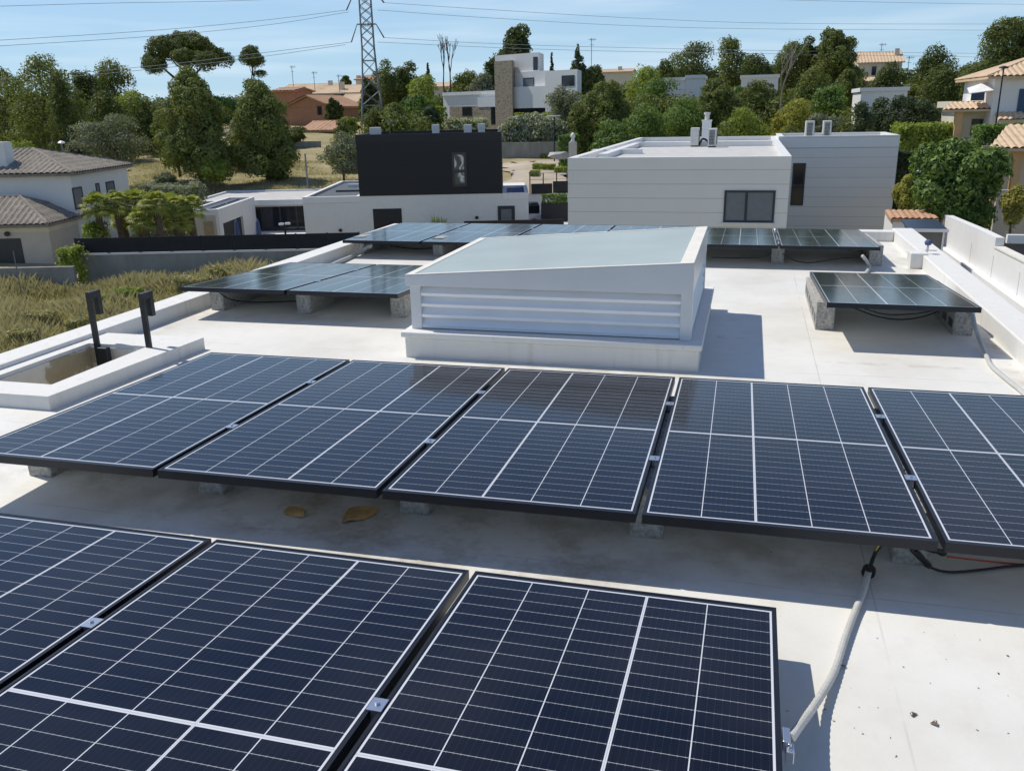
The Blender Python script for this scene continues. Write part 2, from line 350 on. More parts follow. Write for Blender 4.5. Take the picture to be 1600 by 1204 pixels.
M = dict(
    roof=mat_roof(), cells=mat_panel(), dark=plain('black_anodised', (.012, .014, .02), .38, .3, .2),
    clamp=plain('aluminium', (.62, .64, .68), .3, .9, .05), back=plain('white_backsheet', (.78, .78, .77), .6),
    plaster=mat_plaster('white_plaster', (.74, .73, .69)), coping=plain('cream_coping', (.74, .71, .63), .7, 0, .08, 5, .1),
    concrete=plain('grey_concrete', (.42, .41, .38), .9, 0, .42, 40, .7), whitemetal=plain('white_lacquer', (.72, .72, .71), .35, 0, .03, 4),
    louver=plain('white_louver', (.86, .87, .88), .25, .05, .03, 4), conduit=plain('grey_pvc', (.50, .50, .47), .5, 0, .08, 20),
    rubber=plain('black_rubber', (.012, .012, .013), .5), redcable=plain('red_cable', (.45, .05, .03), .5),
    yellow=plain('earth_cable', (.4, .35, .04), .5), steel=plain('dark_painted_steel', (.03, .033, .035), .45, .4, .25, 20),
    stain=mat_stain(), clad=mat_bands('grey_cladding', (.79, .78, .75), .5, 31.3, (.40, .39, .38), .009),
    whouse=mat_plaster('white_render', (.72, .73, .72), (.45, .43, .39), .35), bhouse=mat_bands('black_facade', (.013, .014, .017), .2, 40, (.007, .007, .008), .006, .7),
    black=plain('black_panel', (.012, .013, .017), .6, 0, .2), fence=plain('dark_fence_sheet', (.011, .012, .016), .7, 0, .3, 3),
    glassd=plain('dark_glass', (.02, .024, .03), .06, 0, .3, .6), curtain=plain('grey_blind', (.16, .18, .20), .35, 0, .08, 4),
    frame=plain('anthracite_frame', (.03, .035, .042), .45), grav=plain('roof_gravel', (.52, .515, .49), .95, 0, .12, 1.5, .3),
    roofdk=plain('dark_flat_roof', (.10, .115, .13), .9, 0, .15, 3), cream=plain('cream_render', (.60, .55, .44), .85, 0, .06, 1.5),
    beige=plain('beige_render', (.50, .46, .40), .85, 0, .06, 1.5), orange=plain('orange_render', (.40, .20, .115), .85, 0, .12, 1.5),
    ochre=plain('ochre_render', (.55, .36, .18), .85, 0, .1, 1.5), greytile=mat_tile('grey_tiles', (.15, .13, .105), (.33, .29, .235)),
    redtile=mat_tile('terracotta_tiles', (.36, .19, .105), (.56, .35, .22)), paletile=mat_tile('pale_tiles', (.50, .36, .22), (.66, .50, .34)),
    bark=plain('bark', (.13, .095, .07), .95, 0, .35, 12, .6), palebark=plain('dead_wood', (.28, .25, .21), .95, 0, .25, 12, .4),
    stone=mat_stone('rubble_stone', (.46, .39, .29), 5.5), pylon=plain('galvanised_steel', (.17, .19, .215), .6, .3, .15),
    wallgrey=plain('cast_concrete_wall', (.26, .26, .235), .95, 0, .22, 1.6, .4, stretch=(1, 1, .4)), wallwhite=mat_plaster('painted_wall', (.76, .76, .75), (.5, .48, .43), .4),
    navy=plain('navy_roof_sheet', (.03, .045, .07), .35), joint=plain('wall_joint', (.45, .45, .44), .9), slate=plain('dark_render', (.16, .15, .145), .9, 0, .1, 2),
    wire=plain('cable_aluminium', (.34, .36, .38), .6, 0, .05),
    acw=plain('appliance_white', (.62, .62, .58), .5, 0, .05), grille=plain('grille_grey', (.12, .12, .12), .6), wood=plain('timber', (.36, .27, .17), .8, 0, .2, 5),
    ground=mat_ground(), sand=plain('bare_sand', (.42, .36, .27), .95, 0, .2, .5, .5), lamp=plain('milk_glass', (.75, .78, .8), .3),
    blue=plain('blue_cloth', (.07, .10, .2), .8), awn=plain('white_awning', (.72, .72, .7), .8), shutter=plain('blue_shutter', (.02, .06, .13), .5),
    card=plain('rotten_board', (.50, .31, .12), .9, 0, .35, 18, .5), paving=plain('pale_paving', (.5, .5, .5), .85, 0, .08, 2),
    pine=mat_foliage('pine_needles', (.055, .080, .020), (.205, .235, .065)), pine2=mat_foliage('deep_pine_needles', (.038, .058, .017), (.150, .180, .052)),
    olive=mat_foliage('olive_leaves', (.12, .14, .085), (.26, .28, .19)), broad=mat_foliage('broad_leaves', (.045, .085, .016), (.19, .29, .065), 1.6, .4, .5),
    lime=mat_foliage('lime_leaves', (.12, .17, .025), (.30, .36, .07), 1.4), bamboo=mat_foliage('bamboo_leaves', (.20, .20, .03), (.38, .37, .08), 1.6),
    cedar=mat_foliage('cedar_needles', (.040, .062, .032), (.11, .145, .07)), palm=mat_foliage('palm_fronds', (.13, .17, .03), (.38, .40, .10), 1.3, .4),
    flower=mat_foliage('pale_blossom_leaves', (.05, .085, .025), (.50, .52, .40), 5, .25, .9), grass=mat_foliage('dry_grass', (.12, .145, .045), (.46, .41, .23), .5, .1, .6),
    straw=mat_foliage('straw', (.30, .26, .15), (.52, .46, .31), .8, .1, .5),
    yucca=mat_foliage('yellow_fronds', (.22, .20, .04), (.42, .38, .10), 1.5))

def gl(name, c, tr, rough=.1):
    b = NB(name); b.col(c); b.rough(rough); b.p.inputs['IOR'].default_value = 1.5
    b.col(b.ramp(b.noise(.9, 5), [(.35, tuple(x*.85 for x in c)), (.7, c)])); b.p.inputs['Specular IOR Level'].default_value = .7
    return b.m
M['frost'] = gl('frosted_skylight_glass', (.46, .50, .44), 0, .27)

# ================================================================== OUR ROOF TERRACE
ZR = -.2
house = empty('flat_roof_house', (0, 0, ZR), 'white membrane roof terrace with low parapets under all the near solar panels', 'house')
XL, XR, YB, YN = -3.81, 3.48, 7.72, -9.0
OX0, OX1, OY0, OY1 = -3.70, -3.14, -.62, .42     # light well opening
d = MB()
for a in ((XL, OX0, YN, YB), (OX1, XR, YN, YB), (OX0, OX1, YN, OY0), (OX0, OX1, OY1, YB)):
    d.box(a[0], a[1], a[2], a[3], ZR-.25, ZR)
# merge into single top look: continuous colour comes from world coordinates
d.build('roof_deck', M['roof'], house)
MB().box(XL-.27, XL, YN-.25, YB+.25, ZR-.24, -.065).build('parapet', M['plaster'], house, bevel=.012)
MB().box(XR, XR+.27, YN-.25, YB+.25, ZR-.24, -.04).build('parapet', M['plaster'], house, bevel=.012)
MB().box(XL+.002, XR-.002, YB, YB+.22, ZR-.24, -.062).build('parapet', M['plaster'], house, bevel=.012)
MB().box(XL+.002, XR-.002, YN-.22, YN, ZR-.24, -.04).build('parapet', M['plaster'], house, bevel=.012)
wl = MB(); t = .24
wl.box(XL-.26, XL-.02, YN-.24, YB+.24, -5.8, ZR-.241).box(XR+.02, XR+.26, YN-.24, YB+.24, -5.8, ZR-.241)
wl.box(XL-.018, XR+.018, YB+.0, YB+.24, -5.8, ZR-.255).box(XL-.018, XR+.018, YN-.24, YN, -5.8, ZR-.255)
wl.build('wall', M['plaster'], house)
cb = MB(); zc = -.10
cb.hexa([(OX1, -.86, ZR), (-2.96, -.86, ZR), (-2.85, .76, ZR), (OX1, .76, ZR), (OX1, -.86, zc), (-2.96, -.86, zc), (-2.85, .76, zc), (OX1, .76, zc)])
cb.box(XL+.003, OX1-.001, -.86, OY0, ZR, zc-.001).box(XL+.003, OX1-.001, OY1, .758, ZR, zc-.001).box(XL+.003, OX0, OY0+.001, OY1-.001, ZR, zc-.0005)
cb.build('light_well_curb', M['plaster'], house)
wi = MB(); e = .012; zb = -1.5  # unseen floor set high, shaped to bounce light up the lining
wi.box(OX0-.1, OX0+e, OY0-.1, OY1+.1, zb, zc-.03).box(OX1-e, OX1+.1, OY0-.1, OY1+.1, zb, zc-.03)
wi.box(OX0+e+.001, OX1-e-.001, OY1-e, OY1+.1, zb, zc-.03).box(OX0+e+.001, OX1-e-.001, OY0-.1, OY0+e, zb, zc-.03).box(OX0-.05, OX1+.05, OY0-.05, OY1+.05, zb-.1, zb)
wi.build('light_well_lining', M['stain'], house)
# small box with a ball cap against the right parapet
pb = at_z(1424, 420, ZR); vx = pb.x+.07; vy = pb.y+.06
bx = empty('vent_box', (vx, vy, ZR), 'small white plastered box against the right parapet under a dark ball cap', 'vent')
MB().box(vx-.09, XR+.05, vy-.06, vy+.2, ZR, -.02).build('box', M['plaster'], bx, bevel=.008)
c = MB(); c.tube([(vx+.1, vy+.06, -.02), (vx+.1, vy+.06, .06)], .012, 8); c.tube([(vx+.07, vy+.06, 0.0), (vx+.2, vy+.06, 0.0)], .005, 6); c.build('stem', M['clamp'], bx)
MB().lathe((vx+.1, vy+.06, .055), [(.005, 0), (.03, .008), (.042, .03), (.04, .05), (.022, .068), (.004, .073)]).build('ball_cap', M['blue'], bx, smooth=True)

# ------------------------------------------------------------------ ladder in the light well
lx0 = at_y(136, 456, OY1-.03); lx1 = at_y(219, 458, OY1-.03)
ld = empty('ladder', (-3.4, OY1-.03, -1.5), 'dark steel ladder with two hooked rails rising out of the light well', 'ladder')
for x, zt in ((at_y(152, 540, OY1-.03).x, lx0.z), (at_y(233, 525, OY1-.03).x-.015, lx1.z)):
    y = OY1-.03; hw = .024
    r = MB(); r.box(x-hw, x+hw, y-.012, y+.012, -1.5, zt)
    yh = y+.065
    r.box(x-hw+.001, x+hw-.001, y+.012, yh, zt-.05, zt-.001)
    r.box(x-hw, x+hw, yh, yh+.045, zt-.20, zt)
    r.build('rail', M['steel'], ld, bevel=.003)
for k in range(5):
    z = -.2-.28*k; MB().tube([(at_y(152, 540, OY1-.03).x, OY1-.03, z-.1), (at_y(233, 525, OY1-.03).x-.015, OY1-.03, z-.1)], .012, 8).build('rung', M['steel'], ld)
q = at_y(168, 556, OY1-.06)
MB().box(q.x-.05, q.x+.04, q.y-.05, q.y+.0, q.z-.07, q.z+.08).build('latch_box', M['steel'], ld, bevel=.006)

# ------------------------------------------------------------------ skylight
sk = empty('skylight', (.05, 1.9, ZR), 'white louvred skylight with sloping greenish frosted glass in the middle of the roof', 'skylight')
c = MB(); cx0, cx1, cy0, cy1, ct = -1.085, 1.195, .835, 3.0, .012
c.box(cx0, cx1, cy0, cy1, ZR-.01, ct-.045); c.build('curb', M['plaster'], sk, bevel=.012)
MB().box(cx0-.022, cx1+.02, cy0-.025, cy1+.02, ct-.044, ct).build('curb_coping', M['plaster'], sk, bevel=.008)
bx0, bx1, by0, by1 = -1.055, 1.13, .93, 2.93
zl, zr = .44, .583
def ztop(x): return zl+(zr-zl)*(x-(bx0-.03))/((bx1)-(bx0-.03))
pf = .085
for x0, x1 in ((bx0, bx0+pf), (bx1-pf, bx1)):
    for y0, y1 in ((by0, by0+.06), (by1-.06, by1)): MB().box(x0, x1, y0, y1, ct+.001, .3595).build('corner_post', M['whitemetal'], sk, bevel=.003)
# sloped fascia: front / back / sides as solid prisms
fa = MB(); fx0 = bx0-.03; zf = .36
for y0, y1 in ((by0-.02, by0+.05), (by1-.05, by1+.02)):
    fa.hexa([(fx0, y0, zf), (bx1+.002, y0, zf), (bx1+.002, y1, zf), (fx0, y1, zf), (fx0, y0, ztop(fx0)), (bx1+.002, y0, ztop(bx1)), (bx1+.002, y1, ztop(bx1)), (fx0, y1, ztop(fx0))])
y0, y1 = by0+.051, by1-.051
for x0, x1 in ((fx0+.001, fx0+.09), (bx1-.088, bx1+.001)):
    fa.hexa([(x0, y0, zf+.001), (x1, y0, zf+.001), (x1, y1, zf+.001), (x0, y1, zf+.001), (x0, y0, ztop(x0)-.001), (x1, y0, ztop(x1)-.001), (x1, y1, ztop(x1)-.001), (x0, y1, ztop(x0)-.001)])
fa.build('fascia', M['whitemetal'], sk, bevel=.003)
gf = MB()
def ring(x0, x1, y0, y1, w, wl_, wr, dz, h):
    for a in ((x0, x1, y0, y0+w), (x0, x1, y1-w, y1), (x0, x0+wl_, y0+w+.0005, y1-w-.0005), (x1-wr, x1, y0+w+.0005, y1-w-.0005)):
        gf.hexa([(a[0], a[2], ztop(a[0])+dz), (a[1], a[2], ztop(a[1])+dz), (a[1], a[3], ztop(a[1])+dz), (a[0], a[3], ztop(a[0])+dz),
                 (a[0], a[2], ztop(a[0])+dz+h), (a[1], a[2], ztop(a[1])+dz+h), (a[1], a[3], ztop(a[1])+dz+h), (a[0], a[3], ztop(a[0])+dz+h)])
ring(fx0+.002, bx1, by0-.018, by1+.018, .03, .07, .10, .0005, .008)
gf.build('glazing_frame', M['coping'], sk, bevel=.002)
g = MB(); a = (fx0+.072, bx1-.10, by0+.0125, by1-.0125)
g.hexa([(a[0], a[2], ztop(a[0])-.02), (a[1], a[2], ztop(a[1])-.02), (a[1], a[3], ztop(a[1])-.02), (a[0], a[3], ztop(a[0])-.02),
        (a[0], a[2], ztop(a[0])+.004), (a[1], a[2], ztop(a[1])+.004), (a[1], a[3], ztop(a[1])+.004), (a[0], a[3], ztop(a[0])+.004)])
g.build('glass', M['frost'], sk)
# louvre cassettes: each blade: flat rail + sloping face
def louvre(p0, p1, inward, name):
    p0 = Vector(p0); p1 = Vector(p1); n = 4; z0 = ct+.004; z1 = .358; h = (z1-z0)/n; mbl = MB()
    I = Vector(inward)
    for k in range(n):
        zb_, zt_ = z0+k*h, z0+(k+1)*h
        prof = [(.050, zt_), (.012, zt_-h*.30), (.004, zt_-h*.34), (.004, zt_-h*.52), (.016, zt_-h*.56), (.050, zb_+.0005)]
        # order: sloped upper face then vertical lip then return
        prof = [(.058, zt_-.0005), (.050, zt_-h*.12), (.008, zb_+h*.40), (.003, zb_+h*.34), (.010, zb_+h*.06), (.060, zb_+.0005), (.068, zb_+.0005), (.068, zt_-.0005)]
        nn = len(prof); vs = [p0+I*o+Vector((0, 0, z)) for o, z in prof]+[p1+I*o+Vector((0, 0, z)) for o, z in prof]
        fs = [(i, (i+1) % nn, (i+1) % nn+nn, i+nn) for i in range(nn)] + [tuple(range(nn))[::-1], tuple(range(nn, 2*nn))]
        mbl.add(vs, fs)
    mbl.build(name, M['louver'], sk)
louvre((bx0+pf+.001, by0+.002, 0), (bx1-pf-.001, by0+.002, 0), (0, 1, 0), 'louvre')
louvre((bx0+pf+.001, by1-.002, 0), (bx1-pf-.001, by1-.002, 0), (0, -1, 0), 'louvre')
louvre((bx1-.002, by0+.061, 0), (bx1-.002, by1-.061, 0), (-1, 0, 0), 'louvre')
louvre((bx0+.002, by0+.061, 0), (bx0+.002, by1-.061, 0), (1, 0, 0), 'louvre')
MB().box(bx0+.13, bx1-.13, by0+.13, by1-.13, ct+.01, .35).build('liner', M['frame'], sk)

# ------------------------------------------------------------------ solar panels
PW, PL, TILT, GAP = 1.098, 2.176, .0437, .0265
ct_, st_ = math.cos(TILT), math.sin(TILT)
def pan_pt(u, v, h): return Vector((u, -v*ct_ + h*st_, v*st_ + h*ct_))   # local: u across, v towards viewer, h normal
def slab_local(mb, u0, u1, v0, v1, h0, h1):
    mb.hexa([pan_pt(u0, v1, h0), pan_pt(u1, v1, h0), pan_pt(u1, v0, h0), pan_pt(u0, v0, h0),
             pan_pt(u0, v1, h1), pan_pt(u1, v1, h1), pan_pt(u1, v0, h1), pan_pt(u0, v0, h1)])
FRAMES = {}; BACKM = []
def panel_meshes(flip):
    if flip in FRAMES: return FRAMES[flip]
    fm = MB(); fw = .011; fh = .040
    slab_local(fm, 0, PW, PL-fw, PL, -fh, 0); slab_local(fm, 0, PW, 0, fw, -fh, 0)
    slab_local(fm, 0, fw, fw+.0002, PL-fw-.0002, -fh, 0); slab_local(fm, PW-fw, PW, fw+.0002, PL-fw-.0002, -fh, 0)
    me = bpy.data.meshes.new('frame'); me.from_pydata(fm.v, [], fm.f); me.materials.append(M['dark'])
    lm = MB(); slab_local(lm, fw, PW-fw, fw, PL-fw, -.007, -.0015)
    m2 = bpy.data.meshes.new('glass'); m2.from_pydata(lm.v, [], lm.f); m2.materials.append(M['cells'])
    uvl = m2.uv_layers.new(name='UVMap'); u_m = (PW-.2112*5)/2; v_m = (PL-.0702*30)/2
    for p in m2.polygons:
        for li in p.loop_indices:
            co = m2.vertices[m2.loops[li].vertex_index].co
            u = co.x-u_m; v = (-co.y*ct_+co.z*st_)-v_m
            if flip: u = .2112*5-u; v = .0702*30-v
            uvl.data[li].uv = (u, v)
    bm_ = MB(); slab_local(bm_, fw+.0005, PW-fw-.0005, fw+.0005, PL-fw-.0005, -.0078, -.0072)
    if not BACKM: m3 = bpy.data.meshes.new('back_sheet'); m3.from_pydata(bm_.v, [], bm_.f); m3.materials.append(M['back']); BACKM.append(m3)
    FRAMES[flip] = (me, m2); return FRAMES[flip]
clampm = MB()
for (a, b_) in ((-.018, -.006), (PW+.0, PW+.0)): pass
def clamp_mesh():
    mb = MB()
    slab_local(mb, PW-.010, PW+GAP+.010, -.03, .03, .0005, .0045)
    slab_local(mb, PW+.004, PW+GAP-.004, -.03, .03, -.03, .0004)
    c = pan_pt(PW+GAP/2, 0, .0045); mb.tube([c, c+Vector((0, st_, ct_))*.008], .007, 6)
    me = bpy.data.meshes.new('clamp'); me.from_pydata(mb.v, [], mb.f); me.materials.append(M['clamp']); return me
CLM = clamp_mesh()
def panel(loc, flip, label, group, clamps=(.27, .71), rz=0):
    t = empty('solar_panel', loc, label, 'solar panel', group, rz)
    a, b_ = panel_meshes(flip)
    for nm, me in (('frame', a), ('glass', b_), ('back_sheet', BACKM[0])):
        o = bpy.data.objects.new(nm, me); COL.objects.link(o); o.parent = t
    for v in clamps:
        o = bpy.data.objects.new('clamp', CLM); COL.objects.link(o); o.parent = t; o.location = pan_pt(0, v*PL, 0)
    return t
PT = PW+GAP
def row_panel(o, k, rz, rx, flip, label, group, clamps=(.28, .7)):
    t = panel((o[0]+k*PT*math.cos(rz), o[1]+k*PT*math.sin(rz), o[2]), flip, label, group, clamps, rz)
    t.rotation_euler[0] = rx; return t
R2L = ['leftmost panel of the middle row, its left edge beside the light well curb', 'second panel from the left in the middle row, next to the light well panel',
       'middle row panel directly in front of the skylight', 'middle row panel in front of the skylight shadow, right of the central one',
       'rightmost panel of the middle row, cut by the right edge of the photo']
for k, fl in zip(range(-2, 3), (1, 0, 1, 1, 1)):
    row_panel((-.0077, -.0066, .0134), k, .0061, .0086, fl, R2L[k+2], 'middle row of five solar panels')
for k, fl, l in ((-2, 0, 'nearest row panel cut off by the left edge of the photo'), (-1, 0, 'nearest row panel in the middle, between the cut off one and the right hand one'),
              (0, 0, 'nearest row panel at the right end beside the grey conduit')):
    row_panel((.5484, -2.5784, -.0141), k, -.0108, -.0137, fl, l, 'nearest row of three solar panels', ((.325,) if k == -2 else (.405,)) if k < 0 else ())
row_panel((-3.7496, 3.926, -.0178), 0, .0078, -.0133, 1, 'dull panel over the left parapet, left of the skylight', 'pair of panels left of the skylight')
row_panel((-3.7496, 3.926, -.0178), 1, .0078, -.0133, 1, 'dull panel whose right end touches the skylight corner', 'pair of panels left of the skylight', ())
row_panel((2.1293, 3.8615, .0298), 0, -.0046, -.022, 1, 'single dark panel standing alone right of the skylight', 'lone panel', ())
R4L = ['leftmost panel of the farthest row, its corner over the left parapet', 'second panel of the farthest row from the left', 'third panel of the farthest row, partly behind the skylight glass',
       'panel of the farthest row hidden behind the right half of the skylight', 'farthest row panel just right of the skylight', 'rightmost panel of the farthest row near the right parapet']
for k in range(6):
    row_panel((-3.7327, 7.5265, .012) if k < 4 else (-3.741, 7.4855, -.005), k, -.0061 if k < 4 else .0, .030 if k < 4 else .006, 0, R4L[k], 'farthest row of six solar panels', (.28, .7) if k < 5 else ())

# ------------------------------------------------------------------ concrete support blocks
def block(x, yfar, name_label, group, w=.15, start=.36, end=1.75, z0=0.0, holes=True):
    yn = yfar - PL + start; yf = yfar - .28
    def zt(y): return (yfar-y)*math.tan(TILT)-.0345+z0
    t = empty('support_block', (x, (yn+yf)/2, ZR), name_label, 'concrete block', group)
    mb = MB()
    # two hollow blocks end to end, with a visible joint
    L_ = (yf-yn-.02)/3
    for i in range(3):
        a = yn+i*(L_+.01); b_ = a+L_
        mb.hexa([(x-w/2, a, ZR), (x+w/2, a, ZR), (x+w/2, b_, ZR), (x-w/2, b_, ZR), (x-w/2, a, zt(a)), (x+w/2, a, zt(a)), (x+w/2, b_, zt(b_)), (x-w/2, b_, zt(b_))])
    mb.build('block', M['concrete'], t, bevel=.006)
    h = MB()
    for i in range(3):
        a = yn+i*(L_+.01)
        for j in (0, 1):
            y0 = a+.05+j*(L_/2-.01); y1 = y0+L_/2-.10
            h.box(x-w/2-.0015, x-w/2-.0002, y0, y1, ZR+.05, ZR+.12)  # dark plates on the side face paint the shade of the hollows
    h.build('cavity_shade', M['frame'], t)
    return t
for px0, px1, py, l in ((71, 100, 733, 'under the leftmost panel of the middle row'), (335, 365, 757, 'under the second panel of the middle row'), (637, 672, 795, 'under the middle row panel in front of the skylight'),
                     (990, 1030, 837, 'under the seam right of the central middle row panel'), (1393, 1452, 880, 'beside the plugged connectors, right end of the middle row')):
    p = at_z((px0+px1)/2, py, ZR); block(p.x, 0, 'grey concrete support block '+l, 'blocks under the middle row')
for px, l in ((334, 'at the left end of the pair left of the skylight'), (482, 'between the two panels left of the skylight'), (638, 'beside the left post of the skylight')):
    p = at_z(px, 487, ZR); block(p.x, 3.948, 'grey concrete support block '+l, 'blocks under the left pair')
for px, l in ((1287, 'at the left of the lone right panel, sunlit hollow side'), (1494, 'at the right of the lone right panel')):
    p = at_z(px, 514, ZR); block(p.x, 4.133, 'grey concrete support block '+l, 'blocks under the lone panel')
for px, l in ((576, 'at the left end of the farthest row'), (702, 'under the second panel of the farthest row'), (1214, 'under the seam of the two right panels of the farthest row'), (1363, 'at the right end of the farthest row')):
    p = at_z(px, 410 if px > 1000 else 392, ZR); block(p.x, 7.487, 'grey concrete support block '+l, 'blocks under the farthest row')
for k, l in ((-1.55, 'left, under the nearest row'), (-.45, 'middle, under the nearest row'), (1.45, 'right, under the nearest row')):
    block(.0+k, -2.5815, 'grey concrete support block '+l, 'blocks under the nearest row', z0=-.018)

# ------------------------------------------------------------------ conduits and cables
def spline(pts, n=10):
    P = [Vector(p) for p in pts]; P = [P[0]*2-P[1]] + P + [P[-1]*2-P[-2]]; o = []
    for i in range(1, len(P)-2):
        for k in range(n):
            t = k/n; a, b, c, d = P[i-1:i+3]
            o.append(.5*((2*b)+(c-a)*t+(2*a-5*b+4*c-d)*t*t+(3*b-3*c+d-a)*t**3))
    o.append(P[-2]); return o
def zz(l, r=.02): return [at_z(x, y, ZR+(r if len(q) == 0 else q[0])) for x, y, *q in l]
pc = zz([(1357, 893, .03), (1349, 922, .028), (1336, 955), (1321, 995), (1303, 1050), (1275, 1098, .05), (1248, 1135, .12), (1236, 1152, .17)])
pp = spline(pc, 16); rs = [.0118+.0020*(i % 2) for i in range(len(pp))]
t = empty('conduit', pc[2], 'grey corrugated conduit curving over the roof beside the nearest panel', 'conduit')
MB().tube(pp, rs, 12).build('hose', M['conduit'], t, smooth=False)
MB().tube([pp[0]-(pp[1]-pp[0]).normalized()*.02, pp[0], pp[1]], .027, 12).build('collar', M['rubber'], t)
a = at_z(1357, 893, ZR+.04)
MB().tube(spline([a, at_z(1364, 872, ZR+.08), at_z(1372, 856, ZR+.16), at_z(1384, 846, ZR+.2)]), .008, 8).build('black_wire', M['rubber'], t)
MB().tube(spline([at_z(1366, 866, ZR+.10), at_z(1371, 855, ZR+.17), at_z(1380, 846, ZR+.2)]), .004, 6).build('earth_wire', M['yellow'], t)
q = pan_pt(.549+PW, .72*0+1.62, 0)+Vector((0, -2.5815, -.018))
q = at_z(1229, 1158, .0); ec = MB(); ec.box(q.x-.012, q.x+.008, q.y-.03, q.y+.03, -.01, .024).box(q.x-.004, q.x+.018, q.y-.05, q.y-.012, -.03, .008).tube([(q.x+.006, q.y-.03, .008), (q.x+.006, q.y-.03, .02)], .006, 6)
tag(ec.build('end_clamp', M['clamp'], loc=q, bevel=.002), 'silver end clamp on the right edge of the nearest panel by the conduit', 'clamp')
def cable(name, pts, r, mat, label, cat='cable', group=None, n=8):
    o = MB().tube(spline(pts, n), r, 7).build(name, mat, loc=pts[0], smooth=True); return tag(o, label, cat, group)
cable('cable', zz([(1424, 858, .16), (1448, 882, .05), (1480, 893), (1530, 890), (1590, 883), (1680, 876)], .012), .006, M['rubber'], 'thin black cable running right from the connector under the middle row')
cable('cable', zz([(1480, 869, .06), (1540, 876, .02), (1600, 881), (1680, 880)], .01), .004, M['redcable'], 'thin red cable lying beside the black one at the right edge')
for a, b_, l in (((1424, 855, .16), (1452, 884, .04), 'black plug hanging toward the roof, left of the pair'), ((1441, 853, .15), (1476, 864, .10), 'black plug lying level, right of the pair')):
    p0, p1 = at_z(a[0], a[1], ZR+a[2]), at_z(b_[0], b_[1], ZR+b_[2]); d_ = p1-p0
    tag(MB().tube([p0, p0+d_*.15, p0+d_*.16, p0+d_*.55, p0+d_*.56, p0+d_*.9, p1], [.006, .008, .014, .014, .010, .015, .012], 10).build('connector', M['rubber'], loc=p0), l, 'connector')
cable('conduit', [at_z(1519, 487, .0), at_z(1524, 512, -.08), at_z(1531, 532, -.15), at_z(1541, 556, ZR+.02), at_z(1550, 572, ZR+.02), at_z(1578, 596, ZR+.02), at_z(1600, 614, ZR+.02), at_z(1680, 690, ZR+.02)], .017, M['conduit'], 'pale conduit dropping from the lone panel to the right parapet', 'conduit')
cable('conduit', [at_z(1348, 400, -.02), at_z(1354, 408, -.1), at_z(1358, 418, ZR+.03), at_z(1352, 428, ZR+.02), at_z(1340, 445, ZR+.02)], .02, M['conduit'], 'short conduit bend at the right end of the farthest row', 'conduit')
cable('conduit', [at_z(580, 384, -.05), at_z(572, 388, -.1), at_z(556, 398, ZR+.03), at_z(530, 409, ZR+.03), at_z(505, 420, ZR+.03), at_z(480, 432, ZR+.03)], .028, M['conduit'], 'pale conduit along the left parapet between the far rows', 'conduit')
cable('cable', [at_z(344, 458, .0), at_z(362, 468, -.12), at_z(400, 472, ZR+.02), at_z(440, 471, ZR+.02), at_z(476, 470, -.1)], .006, M['rubber'], 'black cable sagging under the pair left of the skylight')
cable('cable', [at_z(1334, 481, -.02), at_z(1370, 494, -.14), at_z(1405, 499, -.17), at_z(1440, 495, -.12), at_z(1472, 484, -.02)], .006, M['rubber'], 'longer black cable sagging under the lone panel')
cable('cable', [at_z(1350, 482, -.02), at_z(1385, 491, -.1), at_z(1430, 490, -.12), at_z(1465, 484, -.02)], .005, M['rubber'], 'shorter black cable above the long one under the lone panel')
cable('cable', [at_z(1222, 396, -.02), at_z(1245, 408, -.15), at_z(1270, 410, -.17), at_z(1310, 404, -.1), at_z(1348, 401, -.03)], .006, M['rubber'], 'black cable sagging under the rightmost far panel')
cable('cable', [at_z(1112, 402, -.1), at_z(1150, 403, -.12), at_z(1190, 402, -.08), at_z(1206, 395, -.03)], .006, M['rubber'], 'black cable behind the skylight under the far row')
cable('cable', [at_z(610, 384, -.08), at_z(640, 388, -.16), at_z(670, 388, -.15), at_z(695, 384, -.05)], .006, M['rubber'], 'black cable under the leftmost far panels')
# rotten board scraps on the roof
def scrap(poly, label, h=.012):
    pts = [at_z(x, y, ZR) for x, y in poly]; c0 = sum(pts, Vector())/len(pts); mb = MB(); rr = random.Random(3); n = len(pts)
    top = [(p.x, p.y, ZR+h+rr.uniform(0, .022)) for p in pts]; bot = [(p.x, p.y, ZR+.003+max(0, t[2]-ZR-h-.006)) for p, t in zip(pts, top)]
    mb.add(top+bot+[(c0.x, c0.y, ZR+h+.01)], [(i, (i+1) % n, 2*n) for i in range(n)] + [(i+n, (i+1) % n+n, (i+1) % n, i) for i in range(n)]); tag(mb.build('board_scrap', M['card'], loc=c0), label, 'debris')
scrap([(443, 804), (452, 797), (470, 797), (477, 803), (475, 810), (462, 808)], 'smaller brown board scrap on the shaded roof, left of the larger')
scrap([(534, 818), (545, 800), (560, 796), (578, 798), (593, 801), (580, 808), (566, 813), (548, 817)], 'larger curled brown board scrap on the shaded roof')
gr = MB(); rr = random.Random(5)
for k in range(26):
    px, py = rr.uniform(1240, 1590), rr.uniform(985, 1180); p = at_z(px, py, ZR+.003); s = rr.uniform(.0025, .006) if k > 2 else .013
    vs = [(p.x+rr.uniform(-s, s), p.y+rr.uniform(-s, s), ZR+rr.uniform(0, s)) for _ in range(5)]; gr.add(vs, [(0, 1, 2), (1, 2, 3), (2, 3, 4), (0, 3, 4)])
tag(gr.build('grit', M['bark']), 'dark grit flecks scattered on the sunlit roof near the conduit', 'grit', kind='stuff')
# drain stub and pin by left parapet
p = at_z(266, 498, ZR); o = MB().lathe((p.x, p.y, ZR), [(.03, 0), (.03, .02), (.018, .025), (.018, .05)]).build('roof_drain', M['conduit'], loc=p); tag(o, 'small round drain cap at the foot of the left parapet', 'drain')

